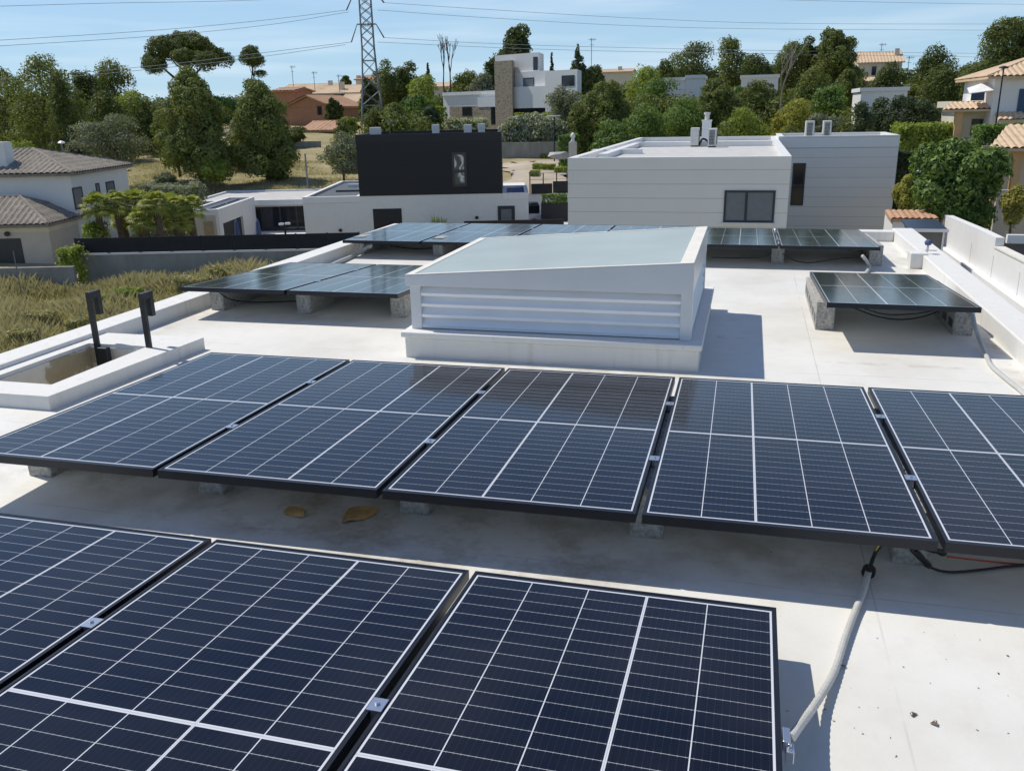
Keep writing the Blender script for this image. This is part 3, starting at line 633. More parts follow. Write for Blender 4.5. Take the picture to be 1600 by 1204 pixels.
# ================================================================== GROUND
def ground_sheet():
    xs = sorted(set(list(np.linspace(-140, 160, 76)) + [-1500, -800, -400, -220, 250, 450, 900, 1600]))
    ys = sorted(set(list(np.linspace(-30, 240, 91)) + [-800, -300, -100, 300, 420, 700, 1200, 2200, 3600]))
    vs = []
    for y in ys:
        for x in xs:
            z = gz(x, y)
            if y > 18 and abs(x) < 140: z += .22*math.sin(x*.23+1)*math.sin(y*.19) + .1*math.sin(x*.61)*math.sin(y*.5+2)
            if x > 16 and y < 60: z += min(2.2, (x-16)*.3)
            if 2 < x < 16 and 20 < y < 50: z = -5.6
            vs.append((x, y, z))
    n = len(xs); fs = [(j*n+i, j*n+i+1, (j+1)*n+i+1, (j+1)*n+i) for j in range(len(ys)-1) for i in range(n-1)]
    o = MB().add(vs, fs).build('ground', M['ground'], smooth=True); tag(o, kind='structure')
ground_sheet()
def gxy(x, y):
    if FR[0]: q = to_world((x, y, 0)); x, y = q.x, q.y
    z = gz(x, y)
    if y > 18 and abs(x) < 140: z += .22*math.sin(x*.23+1)*math.sin(y*.19) + .1*math.sin(x*.61)*math.sin(y*.5+2)
    if x > 16 and y < 60: z += min(2.2, (x-16)*.3)
    if 2 < x < 16 and 20 < y < 50: z = -5.6
    return z

# ================================================================== VEGETATION TOOLS
def leaf_mesh(name, P, N, size, mat, seed, elong=1.0, up=0.0):
    rg = np.random.default_rng(seed); n = len(P)
    N = N + rg.normal(0, .42, (n, 3)); N[:, 2] += up; N /= np.linalg.norm(N, axis=1)[:, None]+1e-9
    A = np.cross(N, rg.normal(0, 1, (n, 3))); A /= np.linalg.norm(A, axis=1)[:, None]+1e-9; B = np.cross(N, A)
    s = size*rg.uniform(.55, 1.35, n)[:, None]
    V = np.stack([P-A*s*elong, P-B*s*.62+A*s*.1, P+A*s*elong, P+B*s*.62-A*s*.1], 1).reshape(-1, 3).astype(np.float32)
    me = bpy.data.meshes.new(name); me.vertices.add(4*n); me.vertices.foreach_set('co', V.ravel())
    me.loops.add(4*n); me.loops.foreach_set('vertex_index', np.arange(4*n, dtype=np.int32))
    me.polygons.add(n); me.polygons.foreach_set('loop_start', np.arange(0, 4*n, 4, dtype=np.int32))
    me.update(calc_edges=True); me.materials.append(mat); return me
def lobe_points(lobes, n, seed, shell=.42):
    rg = np.random.default_rng(seed); L_ = np.array(lobes, float)
    ar = (L_[:, 3]*L_[:, 4]*L_[:, 5])**(2/3); k = rg.choice(len(L_), n, p=ar/ar.sum())
    d_ = rg.normal(0, 1, (n, 3)); d_ /= np.linalg.norm(d_, axis=1)[:, None]
    d_[:, 2] = np.where((d_[:, 2] < -.35) & (rg.random(n) < .6), -d_[:, 2], d_[:, 2])
    ph = rg.uniform(0, 6.28, (len(L_), 3))[k]
    bump = 1+.16*np.sin(d_[:, 0]*6+ph[:, 0])*np.sin(d_[:, 1]*6+ph[:, 1])+.12*np.sin(d_[:, 2]*9+ph[:, 2])*np.sin(d_[:, 0]*8)
    r = (1-shell*rg.random(n)**1.8)*bump
    P = L_[k, :3] + d_*L_[k, 3:6]*r[:, None]
    return P, d_*np.array([1, 1, 1])
def make_lobes(kind, w, h, rg):
    """lobes in local space, base at z=0, total height h, width w"""
    L_ = []; r = w/2
    if kind == 'umbrella':
        cz = h*.80
        for k in range(19):
            a = k*2.4+rg.uniform(-.3, .3); q = math.sqrt((k+.5)/19)*.82
            s = r*rg.uniform(.2, .31)
            L_.append((math.cos(a)*q*r, math.sin(a)*q*r, h*.86-(q**2)*h*.36+rg.uniform(-.05, .05)*h, s, s, s*.72))
    elif kind == 'smallumbrella':
        for k in range(7):
            a = k*2.4; q = .5*math.sqrt(k/7); s = r*rg.uniform(.42, .6)
            L_.append((math.cos(a)*q*r, math.sin(a)*q*r, h*(.84-.05*k/3)+rg.uniform(-.03, .04)*h, s, s, s*.8))
        L_.append((r*.55, 0, h*.60, r*.42, r*.42, r*.26))
    elif kind == 'cone':
        n = 16
        for k in range(n):
            tt = k/(n-1); rad = r*(1-tt)**.8*.62+.1*r
            for j in range(3 if tt < .7 else 1):
                a = k*2.1+j*2.09; q = r*(1-tt)*.55
                L_.append((math.cos(a)*q, math.sin(a)*q, h*(.12+.84*tt), rad*.72, rad*.72, h*.045+rad*.2))
    elif kind == 'tiers':
        for k in range(7):
            tt = k/6; q = r*(1-tt*.92)
            for j in range(5):
                a = j*1.257+k*.6; L_.append((math.cos(a)*q*.6, math.sin(a)*q*.6, h*(.3+.68*tt), q*.42, q*.42, h*.018+.05))
    elif kind in ('round', 'olive', 'broad'):
        for k in range(20):
            v = rg.normal(size=3); v /= np.linalg.norm(v); q = rg.uniform(.35, .72)
            s = r*rg.uniform(.26, .46)
            L_.append((v[0]*q*r, v[1]*q*r, h*.53+v[2]*q*h*.5, s, s, s*.9*min(1.3, h*.8/max(w, .1))))
        L_.append((0, 0, h*.5, r*.62, r*.62, h*.36))
    elif kind == 'column':
        for k in range(14):
            tt = k/13; s = r*rg.uniform(.55, .8)*(1-.3*tt)
            L_.append((rg.uniform(-.3, .3)*r, rg.uniform(-.3, .3)*r, h*(.15+.78*tt), s, s, h*.1))
    else:   # pine: tall irregular crown reaching low
        n = 34
        for k in range(n):
            tt = (k+.5)/n; prof = (math.sin(math.pi*min(1, tt*.72+.28))**.6)
            a = k*2.4+rg.uniform(-.5, .5); q = r*prof*rg.uniform(.3, .78); s = r*rg.uniform(.24, .42)*(1.08-.45*tt)
            L_.append((math.cos(a)*q, math.sin(a)*q, h*(.07+.82*tt), s, s, s*rg.uniform(.7, 1.1)))
        L_.append((0, 0, h*.40, r*.62, r*.62, h*.34)); L_.append((0, 0, h*.7, r*.45, r*.45, h*.2)); L_.append((rg.uniform(-.2, .2)*r, 0, h*.9, r*.26, r*.26, h*.09))
    return L_
TN = [0]
def tree(px, ytop, wpx, D, kind, mat, label, group=None, n=None, leaf=None, name=None, base=None, cat='tree', trunk=True, hscale=1, lean=0, barkm='bark', ybase=None):
    TN[0] += 1; seed = 100+TN[0]*17; rg = np.random.default_rng(seed)
    top = at_D(px, ytop, D); x, y = top.x, top.y
    w_ = wpx/F_PX*D*1.16
    zb_ = base if base is not None else gxy(x, y)-.05
    if ybase is not None: zb_ = at_D(px, ybase, D).z
    h = max(top.z-zb_, .5); lo = make_lobes(kind, w_, h, rg)
    # normalise so the crown really ends at h and w
    zt_ = max(l[2]+l[5]*1.02 for l in lo); hw = max(max(abs(l[0])+l[3], abs(l[1])+l[4]) for l in lo)
    lo = [(l[0]*w_/2/hw, l[1]*w_/2/hw, l[2]+(h-zt_)*(l[2]/zt_), l[3]*w_/2/hw, l[4]*w_/2/hw, l[5]) for l in lo]
    if lean: lo = [(l[0]+lean*l[2]/h, *l[1:]) for l in lo]
    leaf = (leaf or max(.055, .0016*D))*.72; n = int((n or min(15000, max(3000, .9*w_*h/(leaf*leaf)*.9)))*2.3)
    P, N = lobe_points(lo, n, seed)
    P[:, 2] = np.maximum(P[:, 2], .05)
    nm = name or {'umbrella': 'umbrella_pine', 'smallumbrella': 'umbrella_pine', 'cone': 'conifer', 'tiers': 'norfolk_pine', 'olive': 'olive_tree', 'broad': 'leafy_tree', 'round': 'tree', 'column': 'cypress', 'pine': 'pine_tree'}[kind]
    t = empty(nm, (x, y, zb_), label, cat, group)
    o = bpy.data.objects.new('crown', leaf_mesh('crown', P, N, leaf, M[mat], seed, 1.25 if 'pine' in kind or kind in ('umbrella', 'cone') else 1.0)); COL.objects.link(o); o.parent = t
    if trunk:
        tm = MB(); tr = max(.05, w_*.018+h*.007); cz = h*(.72 if 'umbrella' in kind else .6)
        bend = rg.uniform(-.05, .05)*h; pts = [(0, 0, -.3), (bend*.3, 0, cz*.35), (bend+lean*.4, bend*.4, cz*.7), (lean*.7, 0, cz), (lean*.9, 0, h*.86)]
        if kind == 'smallumbrella': pts = [(0, 0, -.3), (-.15, 0, h*.3), (-.35, 0, h*.5), (-.1, 0, h*.66), (0, 0, h*.8)]
        tm.tube([(x+p[0], y+p[1], zb_+p[2]) for p in spline(pts, 5)], [tr*(1-.75*i/(20)) for i in range(len(spline(pts, 5)))], 7)
        order = sorted(range(len(lo)), key=lambda i: -lo[i][3])[:11]
        for i in order:
            l = lo[i]; z0 = min(l[2]*.72, cz); c0 = Vector((x+lean*.6*z0/h, y, zb_+z0)); c1 = Vector((x+l[0]*.85, y+l[1]*.85, zb_+l[2])); mid = (c0+c1)/2+Vector((0, 0, -.04*h))
            tm.tube([c0, mid, c1], [tr*.42, tr*.3, tr*.12], 5)
        tm.build('trunk', M[barkm], t)
    return t
def mass(name, label, cat, boxes, mat, leaf, dens=1.0, group=None, lump=.25, stems=True):
    """hedge / shrub: list of (x0,x1,y0,y1,z0,z1) filled with leaf faces on the shell"""
    TN[0] += 1; rg = np.random.default_rng(TN[0]*31); Ps, Ns = [], []
    for (x0, x1, y0, y1, z0, z1) in boxes:
        A = 2*(x1-x0)*(z1-z0)+2*(y1-y0)*(z1-z0)+(x1-x0)*(y1-y0); n = int(min(14000, dens*2.6*A/(leaf*leaf)*.55))
        q = rg.random((n, 3)); face = rg.random(n); nn = np.zeros((n, 3))
        top = face < .38; fr_ = (face >= .38) & (face < .72); bk = (face >= .72) & (face < .80); rt = (face >= .80) & (face < .9); lf = face >= .9
        inn = rg.random(n)**2*lump
        q[top, 2] = 1-inn[top]*.5; nn[top] = (0, 0, 1); q[fr_, 1] = inn[fr_]; nn[fr_] = (0, -1, .2); q[bk, 1] = 1-inn[bk]; nn[bk] = (0, 1, .2)
        q[rt, 0] = 1-inn[rt]*.3; nn[rt] = (1, 0, .2); q[lf, 0] = inn[lf]*.3; nn[lf] = (-1, 0, .2)
        P = np.array([x0, y0, z0])+q*np.array([x1-x0, y1-y0, z1-z0])
        P += nn*(np.sin(P[:, :1]*3.1+P[:, 1:2]*2)*np.sin(P[:, 2:3]*3.7+P[:, :1]*1.3)*.5+rg.normal(0, .25, (n, 1)))*lump*.5*min(1, (z1-z0))
        Ps.append(P); Ns.append(nn)
    P = np.concatenate(Ps); N = np.concatenate(Ns); b0 = boxes[0]
    org = to_world(((b0[0]+b0[1])/2, (b0[2]+b0[3])/2, b0[4]))
    if FR[0]:
        A_ = np.array([list(_r0), list(FH), [0, 0, 1]]); N = N@A_; P = P@A_+np.array([CAM.x, CAM.y, 0])
    me = leaf_mesh('foliage', P-np.array(org), N, leaf, M[mat], TN[0])
    o = bpy.data.objects.new(name, me); COL.objects.link(o); o.location = org
    return tag(o, label, cat, group)
def hedge_px(name, label, px0, px1, y0, y1, D, depth, mat, leaf=None, cat='hedge', group=None, dens=1, lump=.3, low=None):
    a = at_D(px0, (y0+y1)/2, D); b_ = at_D(px1, (y0+y1)/2, D); zt_ = at_D((px0+px1)/2, y0, D).z; zb_ = at_D((px0+px1)/2, y1, D).z
    Y = min(a.y, b_.y); zb_ = min(zb_, gxy(a.x, Y)) if low is None else low
    return mass(name, label, cat, [(a.x, b_.x, Y, Y+depth, zb_, zt_)], mat, leaf or .0017*D, dens, group, lump)

# ================================================================== BUILDINGS
def window(parent, x0, x1, z0, z1, y, mat='glassd', fw=.06, mull=(), name='window', frame='frame', proud=.03, trans=()):
    w_ = MB(); d0, d1 = y-proud, y+.02
    w_.box(x0, x1, d0, d1, z0, z0+fw).box(x0, x1, d0, d1, z1-fw, z1).box(x0, x0+fw, d0, d1, z0+fw+.001, z1-fw-.001).box(x1-fw, x1, d0, d1, z0+fw+.001, z1-fw-.001)
    for m_ in mull: xm = x0+(x1-x0)*m_; w_.box(xm-fw*.6, xm+fw*.6, d0+.004, d1, z0+fw+.001, z1-fw-.001)
    for m_ in trans: zm = z0+(z1-z0)*m_; w_.box(x0+fw+.001, x1-fw-.001, d0+.006, d1, zm-fw*.6, zm+fw*.6)
    f = w_.build(name, M[frame], parent)
    MB().box(x0+fw*.5, x1-fw*.5, y-proud*.4, y+.01, z0+fw*.5, z1-fw*.5).build('pane', M[mat], f); return f
def window_x(parent, y0, y1, z0, z1, x, mat='glassd', fw=.06, name='window', frame='frame'):
    w_ = MB(); d0, d1 = x-.02, x+.03
    w_.box(d0, d1, y0, y1, z0, z0+fw).box(d0, d1, y0, y1, z1-fw, z1).box(d0, d1, y0, y0+fw, z0+fw+.001, z1-fw-.001).box(d0, d1, y1-fw, y1, z0+fw+.001, z1-fw-.001)
    f = w_.build(name, M[frame], parent); MB().box(x-.01, x+.012, y0+fw*.5, y1-fw*.5, z0+fw*.5, z1-fw*.5).build('pane', M[mat], f); return f
def flat_roof(parent, x0, x1, y0, y1, z, mat='grav', drop=.28, pw=.22, pmat='whouse', h=.5):
    p = MB()
    p.box(x0, x1, y0, y0+pw, z-h, z).box(x0, x1, y1-pw, y1, z-h, z).box(x0, x0+pw, y0+pw+.001, y1-pw-.001, z-h, z).box(x1-pw, x1, y0+pw+.001, y1-pw-.001, z-h, z)
    p.build('roof_parapet', M[pmat], parent)
    MB().box(x0+pw+.002, x1-pw-.002, y0+pw+.002, y1-pw-.002, z-h-.1, z-drop).build('roof', M[mat], parent)
def tiled(mb, a, b_, c, d_, pitch=.3, amp=.085, thick=.12, rows=None):
    """tiled slope: a->b eave, d->c ridge side; tile ribs run eave to ridge"""
    a, b_, c, d_ = map(Vector, (a, b_, c, d_)); n = max(2, int(((b_-a).length)/pitch)); sub = 4
    nrm = (b_-a).cross(d_-a).normalized()
    if nrm.z < 0: nrm = -nrm
    slope = max((d_-a).length, (c-b_).length); m_ = rows or max(2, int(slope/.38)); vs = []; cols = n*sub+1
    for j in range(m_+1):
        t_ = j/m_; l, r = a.lerp(d_, t_), b_.lerp(c, t_)
        W0 = (b_-a).length; e_ = (b_-a).normalized()
        for i in range(cols):
            # keep rib positions fixed along the eave direction, clip at hips
            s_ = i/(cols-1); pnt = a + (b_-a)*s_ + (l-a).project((d_-a)-e_*((d_-a).dot(e_)) if ((d_-a)-e_*((d_-a).dot(e_))).length > 1e-6 else (d_-a))
            lo_, hi_ = (l-a).dot(e_), (r-a).dot(e_); q_ = (pnt-a).dot(e_); q2 = min(max(q_, lo_), hi_)
            pnt = pnt + e_*(q2-q_); hgt = amp*1.2*abs(math.sin(math.pi*(q2/pitch)))**.7
            vs.append(tuple(pnt+nrm*(hgt+(.018 if j % 1 == 0 else 0)*((j % 2)-.5))))
    fs = [(j*cols+i, j*cols+i+1, (j+1)*cols+i+1, (j+1)*cols+i) for j in range(m_) for i in range(cols-1)]
    mb.add(vs, fs)
    mb.slab([a-nrm*.01, b_-nrm*.01, c-nrm*.01, d_-nrm*.01], thick)
def hip_roof(parent, x0, x1, y0, y1, ze, rise, mat, over=.3, ridge_along='x', pitch=.3, hip=True):
    x0 -= over; x1 += over; y0 -= over; y1 += over; zt_ = ze+rise; mb = MB()
    if ridge_along == 'x':
        hx = min((y1-y0)/2, (x1-x0)/2*.95) if hip else 0; ym = (y0+y1)/2; A, B = (x0+hx, ym, zt_), (x1-hx, ym, zt_)
        tiled(mb, (x0, y0, ze), (x1, y0, ze), B, A, pitch); tiled(mb, (x1, y1, ze), (x0, y1, ze), A, B, pitch)
        if hip: tiled(mb, (x1, y0, ze), (x1, y1, ze), B, B, pitch); tiled(mb, (x0, y1, ze), (x0, y0, ze), A, A, pitch)
        ends = [((x0, y0, ze), A), ((x0, y1, ze), A), ((x1, y0, ze), B), ((x1, y1, ze), B)]
    else:
        hy = min((x1-x0)/2, (y1-y0)/2*.95) if hip else 0; xm = (x0+x1)/2; A, B = (xm, y0+hy, zt_), (xm, y1-hy, zt_)
        tiled(mb, (x1, y0, ze), (x1, y1, ze), B, A, pitch); tiled(mb, (x0, y1, ze), (x0, y0, ze), A, B, pitch)
        if hip: tiled(mb, (x0, y0, ze), (x1, y0, ze), A, A, pitch); tiled(mb, (x1, y1, ze), (x0, y1, ze), B, B, pitch)
        ends = [((x0, y0, ze), A), ((x1, y0, ze), A), ((x0, y1, ze), B), ((x1, y1, ze), B)]
    rf = mb.build('roof', M[mat], parent)
    rd = MB(); up = Vector((0, 0, .05)); rd.tube([Vector(A)+up, Vector(B)+up], .09, 6)
    if hip:
        for p, q in ends: rd.tube([Vector(p)+up, Vector(q)+up], .085, 6)
    rd.build('ridge_tiles', M[mat], rf)
    return rf

# ---- white clad house behind the roof (right)
Y0 = at_D(1060, 300, 32).y
X0, X1, _, ZT = rect_y(887, 1239, 246, 250, Y0); X0 = at_y(887, 300, Y0).x; X1 = at_y(1233, 300, Y0).x
ZT = at_y(1060, 245.5, Y0).z
Y2 = at_D(1320, 300, 46).y; ZT2 = at_y(1320, 212, Y2).z; X2 = at_y(1398, 290, Y2).x
wh = empty('clad_house', ((X0+X1)/2, Y0, -5.6), 'pale grey clad flat roofed house right behind the far panel row', 'house')
Yb = Y2+5.5
MB().box(X0+.01, X1-.01, Y0, Yb-.01, -5.8, ZT-.6).build('wall', M['clad'], wh)
MB().box(X1+.001, X2-.01, Y2, Yb-.02, -5.8, ZT2-.61).build('wall', M['clad'], wh)
flat_roof(wh, X0, X1, Y0-.005, Yb, ZT, 'grav', .22, .28, 'clad', .6)
flat_roof(wh, X1+.002, X2, Y2-.005, Yb-.01, ZT2, 'grav', .22, .28, 'clad', .6)
a = rect_y(1131, 1210.5, 297.5, 347.5, Y0); window(wh, a[0], a[1], a[2], a[3], Y0, 'curtain', .075, (.44,), proud=.04)
MB().box(a[0]-.05, a[1]+.05, Y0-.1, Y0+.01, a[2]-.07, a[2]-.005).build('sill', M['whouse'], wh)
a = rect_y(1237, 1257, 255, 321, Y2); window(wh, a[0], a[1], a[2], a[3], Y2, 'glassd', .08, (), trans=(.48,))
# roof curbs
c = MB(); q0 = at_z(926, 240, ZT-.2); c.box(q0.x, q0.x+2.2, q0.y-.3, q0.y+.2, ZT-.25, ZT-.02).build('roof_curb', M['clad'], wh)
c = MB(); c.box(X0+.7, X1-.35, Y2-2.6, Y2-2.2, ZT-.25, ZT+.02); c.box(X0+.65, X0+1.0, Y0+3.0, Y2-2.61, ZT-.25, ZT-.01).build('roof_curb', M['clad'], wh)
# chimney
pcx = at_z(1103, 226, ZT-.22); Yc = pcx.y
def chimney(parent, x, y, z, w, h, mat, flue=.0, fr_=.1):
    c = MB().box(x-w/2, x+w/2, y-w/2, y+w/2, z, z+h).box(x-w/2-.03, x+w/2+.03, y-w/2-.03, y+w/2+.03, z+h-.06, z+h+.02).build('chimney', M[mat], parent)
    if flue: MB().lathe((x, y, z+h), [(fr_, 0), (fr_, flue*.7), (fr_*1.35, flue*.7), (fr_*1.35, flue)]).build('flue', M['acw'], c)
    return c
chimney(wh, pcx.x, Yc, ZT-.22, .46, at_y(1103, 188, Yc).z-ZT+.22, 'clad', .4, .12)
def ac_unit(x, y, z, w, dpt, h, label, faceside=1, group='outdoor air conditioner units on the clad house roof', rz=0):
    t = empty('air_conditioner', (x, y, z), label, 'air conditioner', group)
    MB().box(x-w/2, x+w/2, y-dpt/2, y+dpt/2, z+.06, z+h).build('body', M['acw'], t, bevel=.015)
    ft = MB(); ft.box(x-w/2+.03, x+w/2-.03, y-dpt/2+.06, y-dpt/2+.12, z, z+.059).box(x-w/2+.03, x+w/2-.03, y+dpt/2-.12, y+dpt/2-.06, z, z+.059).build('feet', M['frame'], t)
    g_ = MB(); yy = y-dpt/2-.006
    if faceside:
        for k in range(10): g_.box(x-w*.34, x+w*.28, yy-.004, yy+.005, z+.14+k*h*.078, z+.14+k*h*.078+h*.04)
        for k in range(4): g_.box(x-w*.30+k*w*.17, x-w*.28+k*w*.17+.02, yy-.008, yy-.0045, z+.12, z+h*.9)
    else: g_.box(x+w*.08, x+w*.32, yy-.003, yy+.005, z+h*.74, z+h*.80); g_.box(x-w*.35, x+w*.05, yy-.012, yy+.005, z+.1, z+h*.32)
    g_.build('grille', M['grille'] if faceside else M['acw'], t)
    xx = x+w/2+.006; f_ = MB(); f_.tube([(xx, y, z+h*.52), (xx+.02, y, z+h*.52)], dpt*.4, 16); f_.build('fan_guard', M['grille'], t)
    return t
za = ZT-.218
for px, yb, wpx, ytop, l, fs in ((1084.5, 229.5, 12.5, 200, 'smooth sided outdoor air conditioner left of the roof chimney', 0), (1112, 230.5, 13, 201, 'outdoor air conditioner with slatted grille right of the roof chimney', 1)):
    p = at_z(px, yb, za); s = wpx/F_PX*(p-CAM).dot(_f); ac_unit(p.x, p.y+.4, za, s, .8, at_y(px, ytop, p.y).z-za, l, fs)
zb2 = ZT2-.218
for px, wpx, ytop, l in ((1266, 13, 189, 'left air conditioner on the rear wing of the clad house'), (1293, 12, 188.5, 'right air conditioner on the rear wing of the clad house')):
    y = Y2+1.6; p = at_y(px, ytop, y); s = wpx/F_PX*(p-CAM).dot(_f); ac_unit(p.x, y, zb2, s, .8, p.z-zb2, l, 1)
p0 = at_z(1092, 229, za); mbp = MB(); mbp.tube(spline([(p0.x, p0.y, za+.05), (p0.x+.15, p0.y, za+.35), (p0.x+.35, p0.y+.1, za+.3), (p0.x+.5, p0.y, za+.1)]), .05, 7)
tag(mbp.build('pipe', M['rubber'], loc=p0), 'black insulated pipes between the two units by the roof chimney', 'pipe')

# ---- black and white house
FR[0] = True
Yk = at_D(670, 300, 44).y
bh = empty('modern_house', (at_y(670, 300, Yk).x, Yk, -5.4), 'two storey house with black upper box over a white ground floor', 'house')
a0 = at_y(558.5, 258, Yk).x; a1 = at_y(784, 252, Yk).x; zt_ = at_y(670, 208.5, Yk).z; zk = at_y(670, 304, Yk).z
MB().box(a0, a1, Yk-.03, Yk+7.0, zk-.01, zt_-.35).build('upper_wall', M['bhouse'], bh)
flat_roof(bh, a0-.01, a1+.01, Yk-.04, Yk+7.01, zt_, 'roofdk', .25, .2, 'black', .36)
b0 = at_y(474.5, 330, Yk).x; b1 = at_y(826, 330, Yk).x
MB().box(b0, b1, Yk, Yk+10.4, -5.6, zk-.32).box(a0-.005, a1+.005, Yk+.001, Yk+6.9, zk-.319, zk-.011).build('ground_wall', M['whouse'], bh)
flat_roof(bh, b0-.01, a0-.005, Yk-.01, Yk+10.5, zk-.002, 'roofdk', .12, .2, 'wallwhite', .31)
flat_roof(bh, a1+.005, b1+.01, Yk-.012, Yk+4.5, zk-.004, 'blue', .12, .2, 'wallwhite', .31)
q = at_z(500, 298, zk-.1); qb = at_z(520, 285, zk-.1)
MB().box(b0+1.2, a0-.05, q.y+1.2, q.y+1.4, zk-.1, zk+.12).build('roof_rib', M['wallwhite'], bh)
MB().box(b0+1.5, a0-.05, q.y+4.2, q.y+4.4, zk-.1, zk+.14).build('roof_rib', M['wallwhite'], bh)
MB().box(b0+.9, a0-.1, q.y-.9, q.y+.6, zk-.11, zk-.02).build('roof_panel', M['roofdk'], bh)
zlast = -5.6
a = rect_y(708, 727.5, 239.5, 290, Yk-.03); window(bh, a[0]-.05, a[1]+.05, a[2]-.05, a[3]+.05, Yk-.03, 'glassd', .12, (), trans=(.45,))
gm = NB('painted_reflection'); gm.col(gm.ramp(gm.noise(1.15, 2, stretch=(1.1, 1, .8)), [(.42, (.04, .05, .05)), (.47, (.62, .66, .68)), (.52, (.05, .07, .065)), (.57, (.30, .35, .35)), (.66, (.5, .54, .55))])); gm.rough(.12); M['wavy'] = gm.m  # wavy reflection painted into the pane colour
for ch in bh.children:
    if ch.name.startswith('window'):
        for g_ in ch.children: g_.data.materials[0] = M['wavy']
a = rect_y(584, 628.5, 326, 372, Yk); MB().box(a[0], a[1], Yk-.02, Yk+.02, a[2]-.6, a[3]).build('garage_door', M['black'], bh)
a = rect_y(778, 804.5, 321.5, 352, Yk); window(bh, a[0], a[1], a[2]-.6, a[3], Yk, 'curtain', .16, ())
for i, (px, wpx, yt, yb, D_) in enumerate(((587, 15, 199, 211, 46), (681, 10, 194.5, 207, 47), (731, 11, 194.5, 207, 47), (752.5, 10, 193, 206.5, 49))):
    p = at_D(px, yb, D_); s = wpx/F_PX*D_; zt2 = at_D(px, yt, D_).z
    tm = MB().box(p.x-s/2, p.x+s/2, p.y-s/2, p.y+s/2, zt_-.3, zt2)
    for k in range(3): tm.box(p.x-s/2-.02, p.x+s/2+.02, p.y-s/2-.02, p.y+s/2+.02, zt2-.1*k-.07, zt2-.1*k-.03)
    tm.build('chimney', M['acw'], bh, bevel=.01)
# antenna on the black house
p = at_D(609, 205, 50); an = MB(); zt3 = at_D(609, 190, 50).z; an.tube([(p.x, p.y, zt_-.3), (p.x, p.y, zt3+.2)], .02, 6); an.tube([(p.x-.2, p.y, zt3), (p.x+.5, p.y, zt3)], .012, 5)
for k in range(7): an.tube([(p.x-.15+k*.1, p.y-.2, zt3), (p.x-.15+k*.1, p.y+.2, zt3+(.1 if k % 2 else -.1))], .008, 4)
tag(an.build('tv_antenna', M['pylon'], loc=p), 'short yagi antenna rising over the black box roof', 'antenna')
# glazed rear wing and white pool house
Yp = at_D(360, 340, 42.5).y
px0 = at_y(314, 340, Yp).x; px1 = at_y(337.5, 345, Yp).x; ye = at_x(396, 340, px1).y; zp = at_y(337, 327, Yp).z
Yg = ye+.3; gx0, gx1, gz0, gz1 = rect_y(393, 480, 318, 361, Yg)
gw = empty('garden_pavilion', ((gx0+gx1)/2, Yg, -5.4), 'low white pavilion with wide dark glazing left of the black house', 'pavilion')
zpt = at_y(430, 312, Yg).z; rx0 = at_z(340, 303, zpt).x
MB().box(rx0, gx1+1.5, Yg+.25, Yg+7.5, -5.6, zpt-.3).build('wall', M['beige'], gw)
flat_roof(gw, rx0-.1, gx1+1.6, Yg-.1, at_z(430, 296.5, zpt).y, zpt, 'grav', .1, .15, 'wallwhite', .28)
window(gw, gx0-.3, gx1+.3, gz0, gz1, Yg+.25, 'glassd', .07, (.22, .5, .75), proud=.05)
MB().box(gx0-.6, gx1+.4, Yg-1.6, Yg+.19, -5.6, gz0-.02).build('terrace', M['wallwhite'], gw)
ph = empty('pool_house', (px1, Yp, -5.4), 'small white flat roofed pool house with open dark doorway', 'pool house')
MB().box(px0-.6, px1, Yp, ye, -5.6, zp-.3).build('wall', M['beige'], ph)
flat_roof(ph, px0-.62, px1+.16, Yp-.02, ye+.02, zp, 'roofdk', .08, .16, 'wallwhite', .29)
MB().box(px0+.2, px1-.5, Yp+.6, Yp+3.4, zp-.08, zp-.03).box(px0+.2, px1-.5, Yp+3.6, ye-.5, zp-.08, zp-.03).build('roof_panel', M['blue'], ph)
d0, d1 = at_x(348, 345, px1+.15).y, at_x(379, 335, px1+.15).y
MB().box(px1+.001, px1+.15, Yp, d0, -5.6, zp-.291).box(px1+.001, px1+.15, d1, ye, -5.6, zp-.291).box(px1+.001, px1+.15, d0+.001, d1-.001, zp-.75, zp-.292).build('side_wall', M['wallwhite'], ph)
MB().box(px1+.001, px1+.03, d0+.001, d1-.001, -5.6, zp-.751).build('doorway', M['black'], ph)  # black sheet stands in for the darkness inside the open doorway
a = rect_y(319, 334, 346, 366, Yp); MB().box(a[0], a[1], Yp-.03, Yp+.02, a[2]-.5, a[3]).build('timber_door', M['wood'], ph)
# closed parasols and flood lamp
for px, l in ((371, 'folded blue parasol in front of the pool house doorway'), (404, 'folded blue parasol in front of the dark glazing')):
    p = at_D(px, 362, 41); zt3 = at_D(px, 342, 41).z
    t = empty('parasol', (p.x, p.y, -5.0), l, 'parasol', 'folded parasols by the pool house')
    MB().tube([(p.x, p.y, -5.0), (p.x, p.y, zt3)], .025, 8).build('pole', M['whitemetal'], t)
    MB().lathe((p.x, p.y, p.z-.6), [(.03, 0), (.16, .06), (.13, .5), (.09, zt3-p.z+.45), (.02, zt3-p.z+.62)], 9).build('canopy', M['blue'], t)
p = at_D(446, 365, 40.5); zt3 = at_D(446, 350, 40.5).z; t = empty('garden_lamp', (p.x, p.y, -5), 'black post with twin white lamp heads before the dark glazing', 'lamp')
MB().tube([(p.x, p.y, -5), (p.x, p.y, zt3)], .05, 8).build('pole', M['black'], t)
MB().box(p.x-.26, p.x-.03, p.y-.08, p.y+.08, zt3-.05, zt3+.05).box(p.x+.03, p.x+.26, p.y-.08, p.y+.08, zt3-.03, zt3+.07).build('lamp_head', M['lamp'], t, bevel=.02)
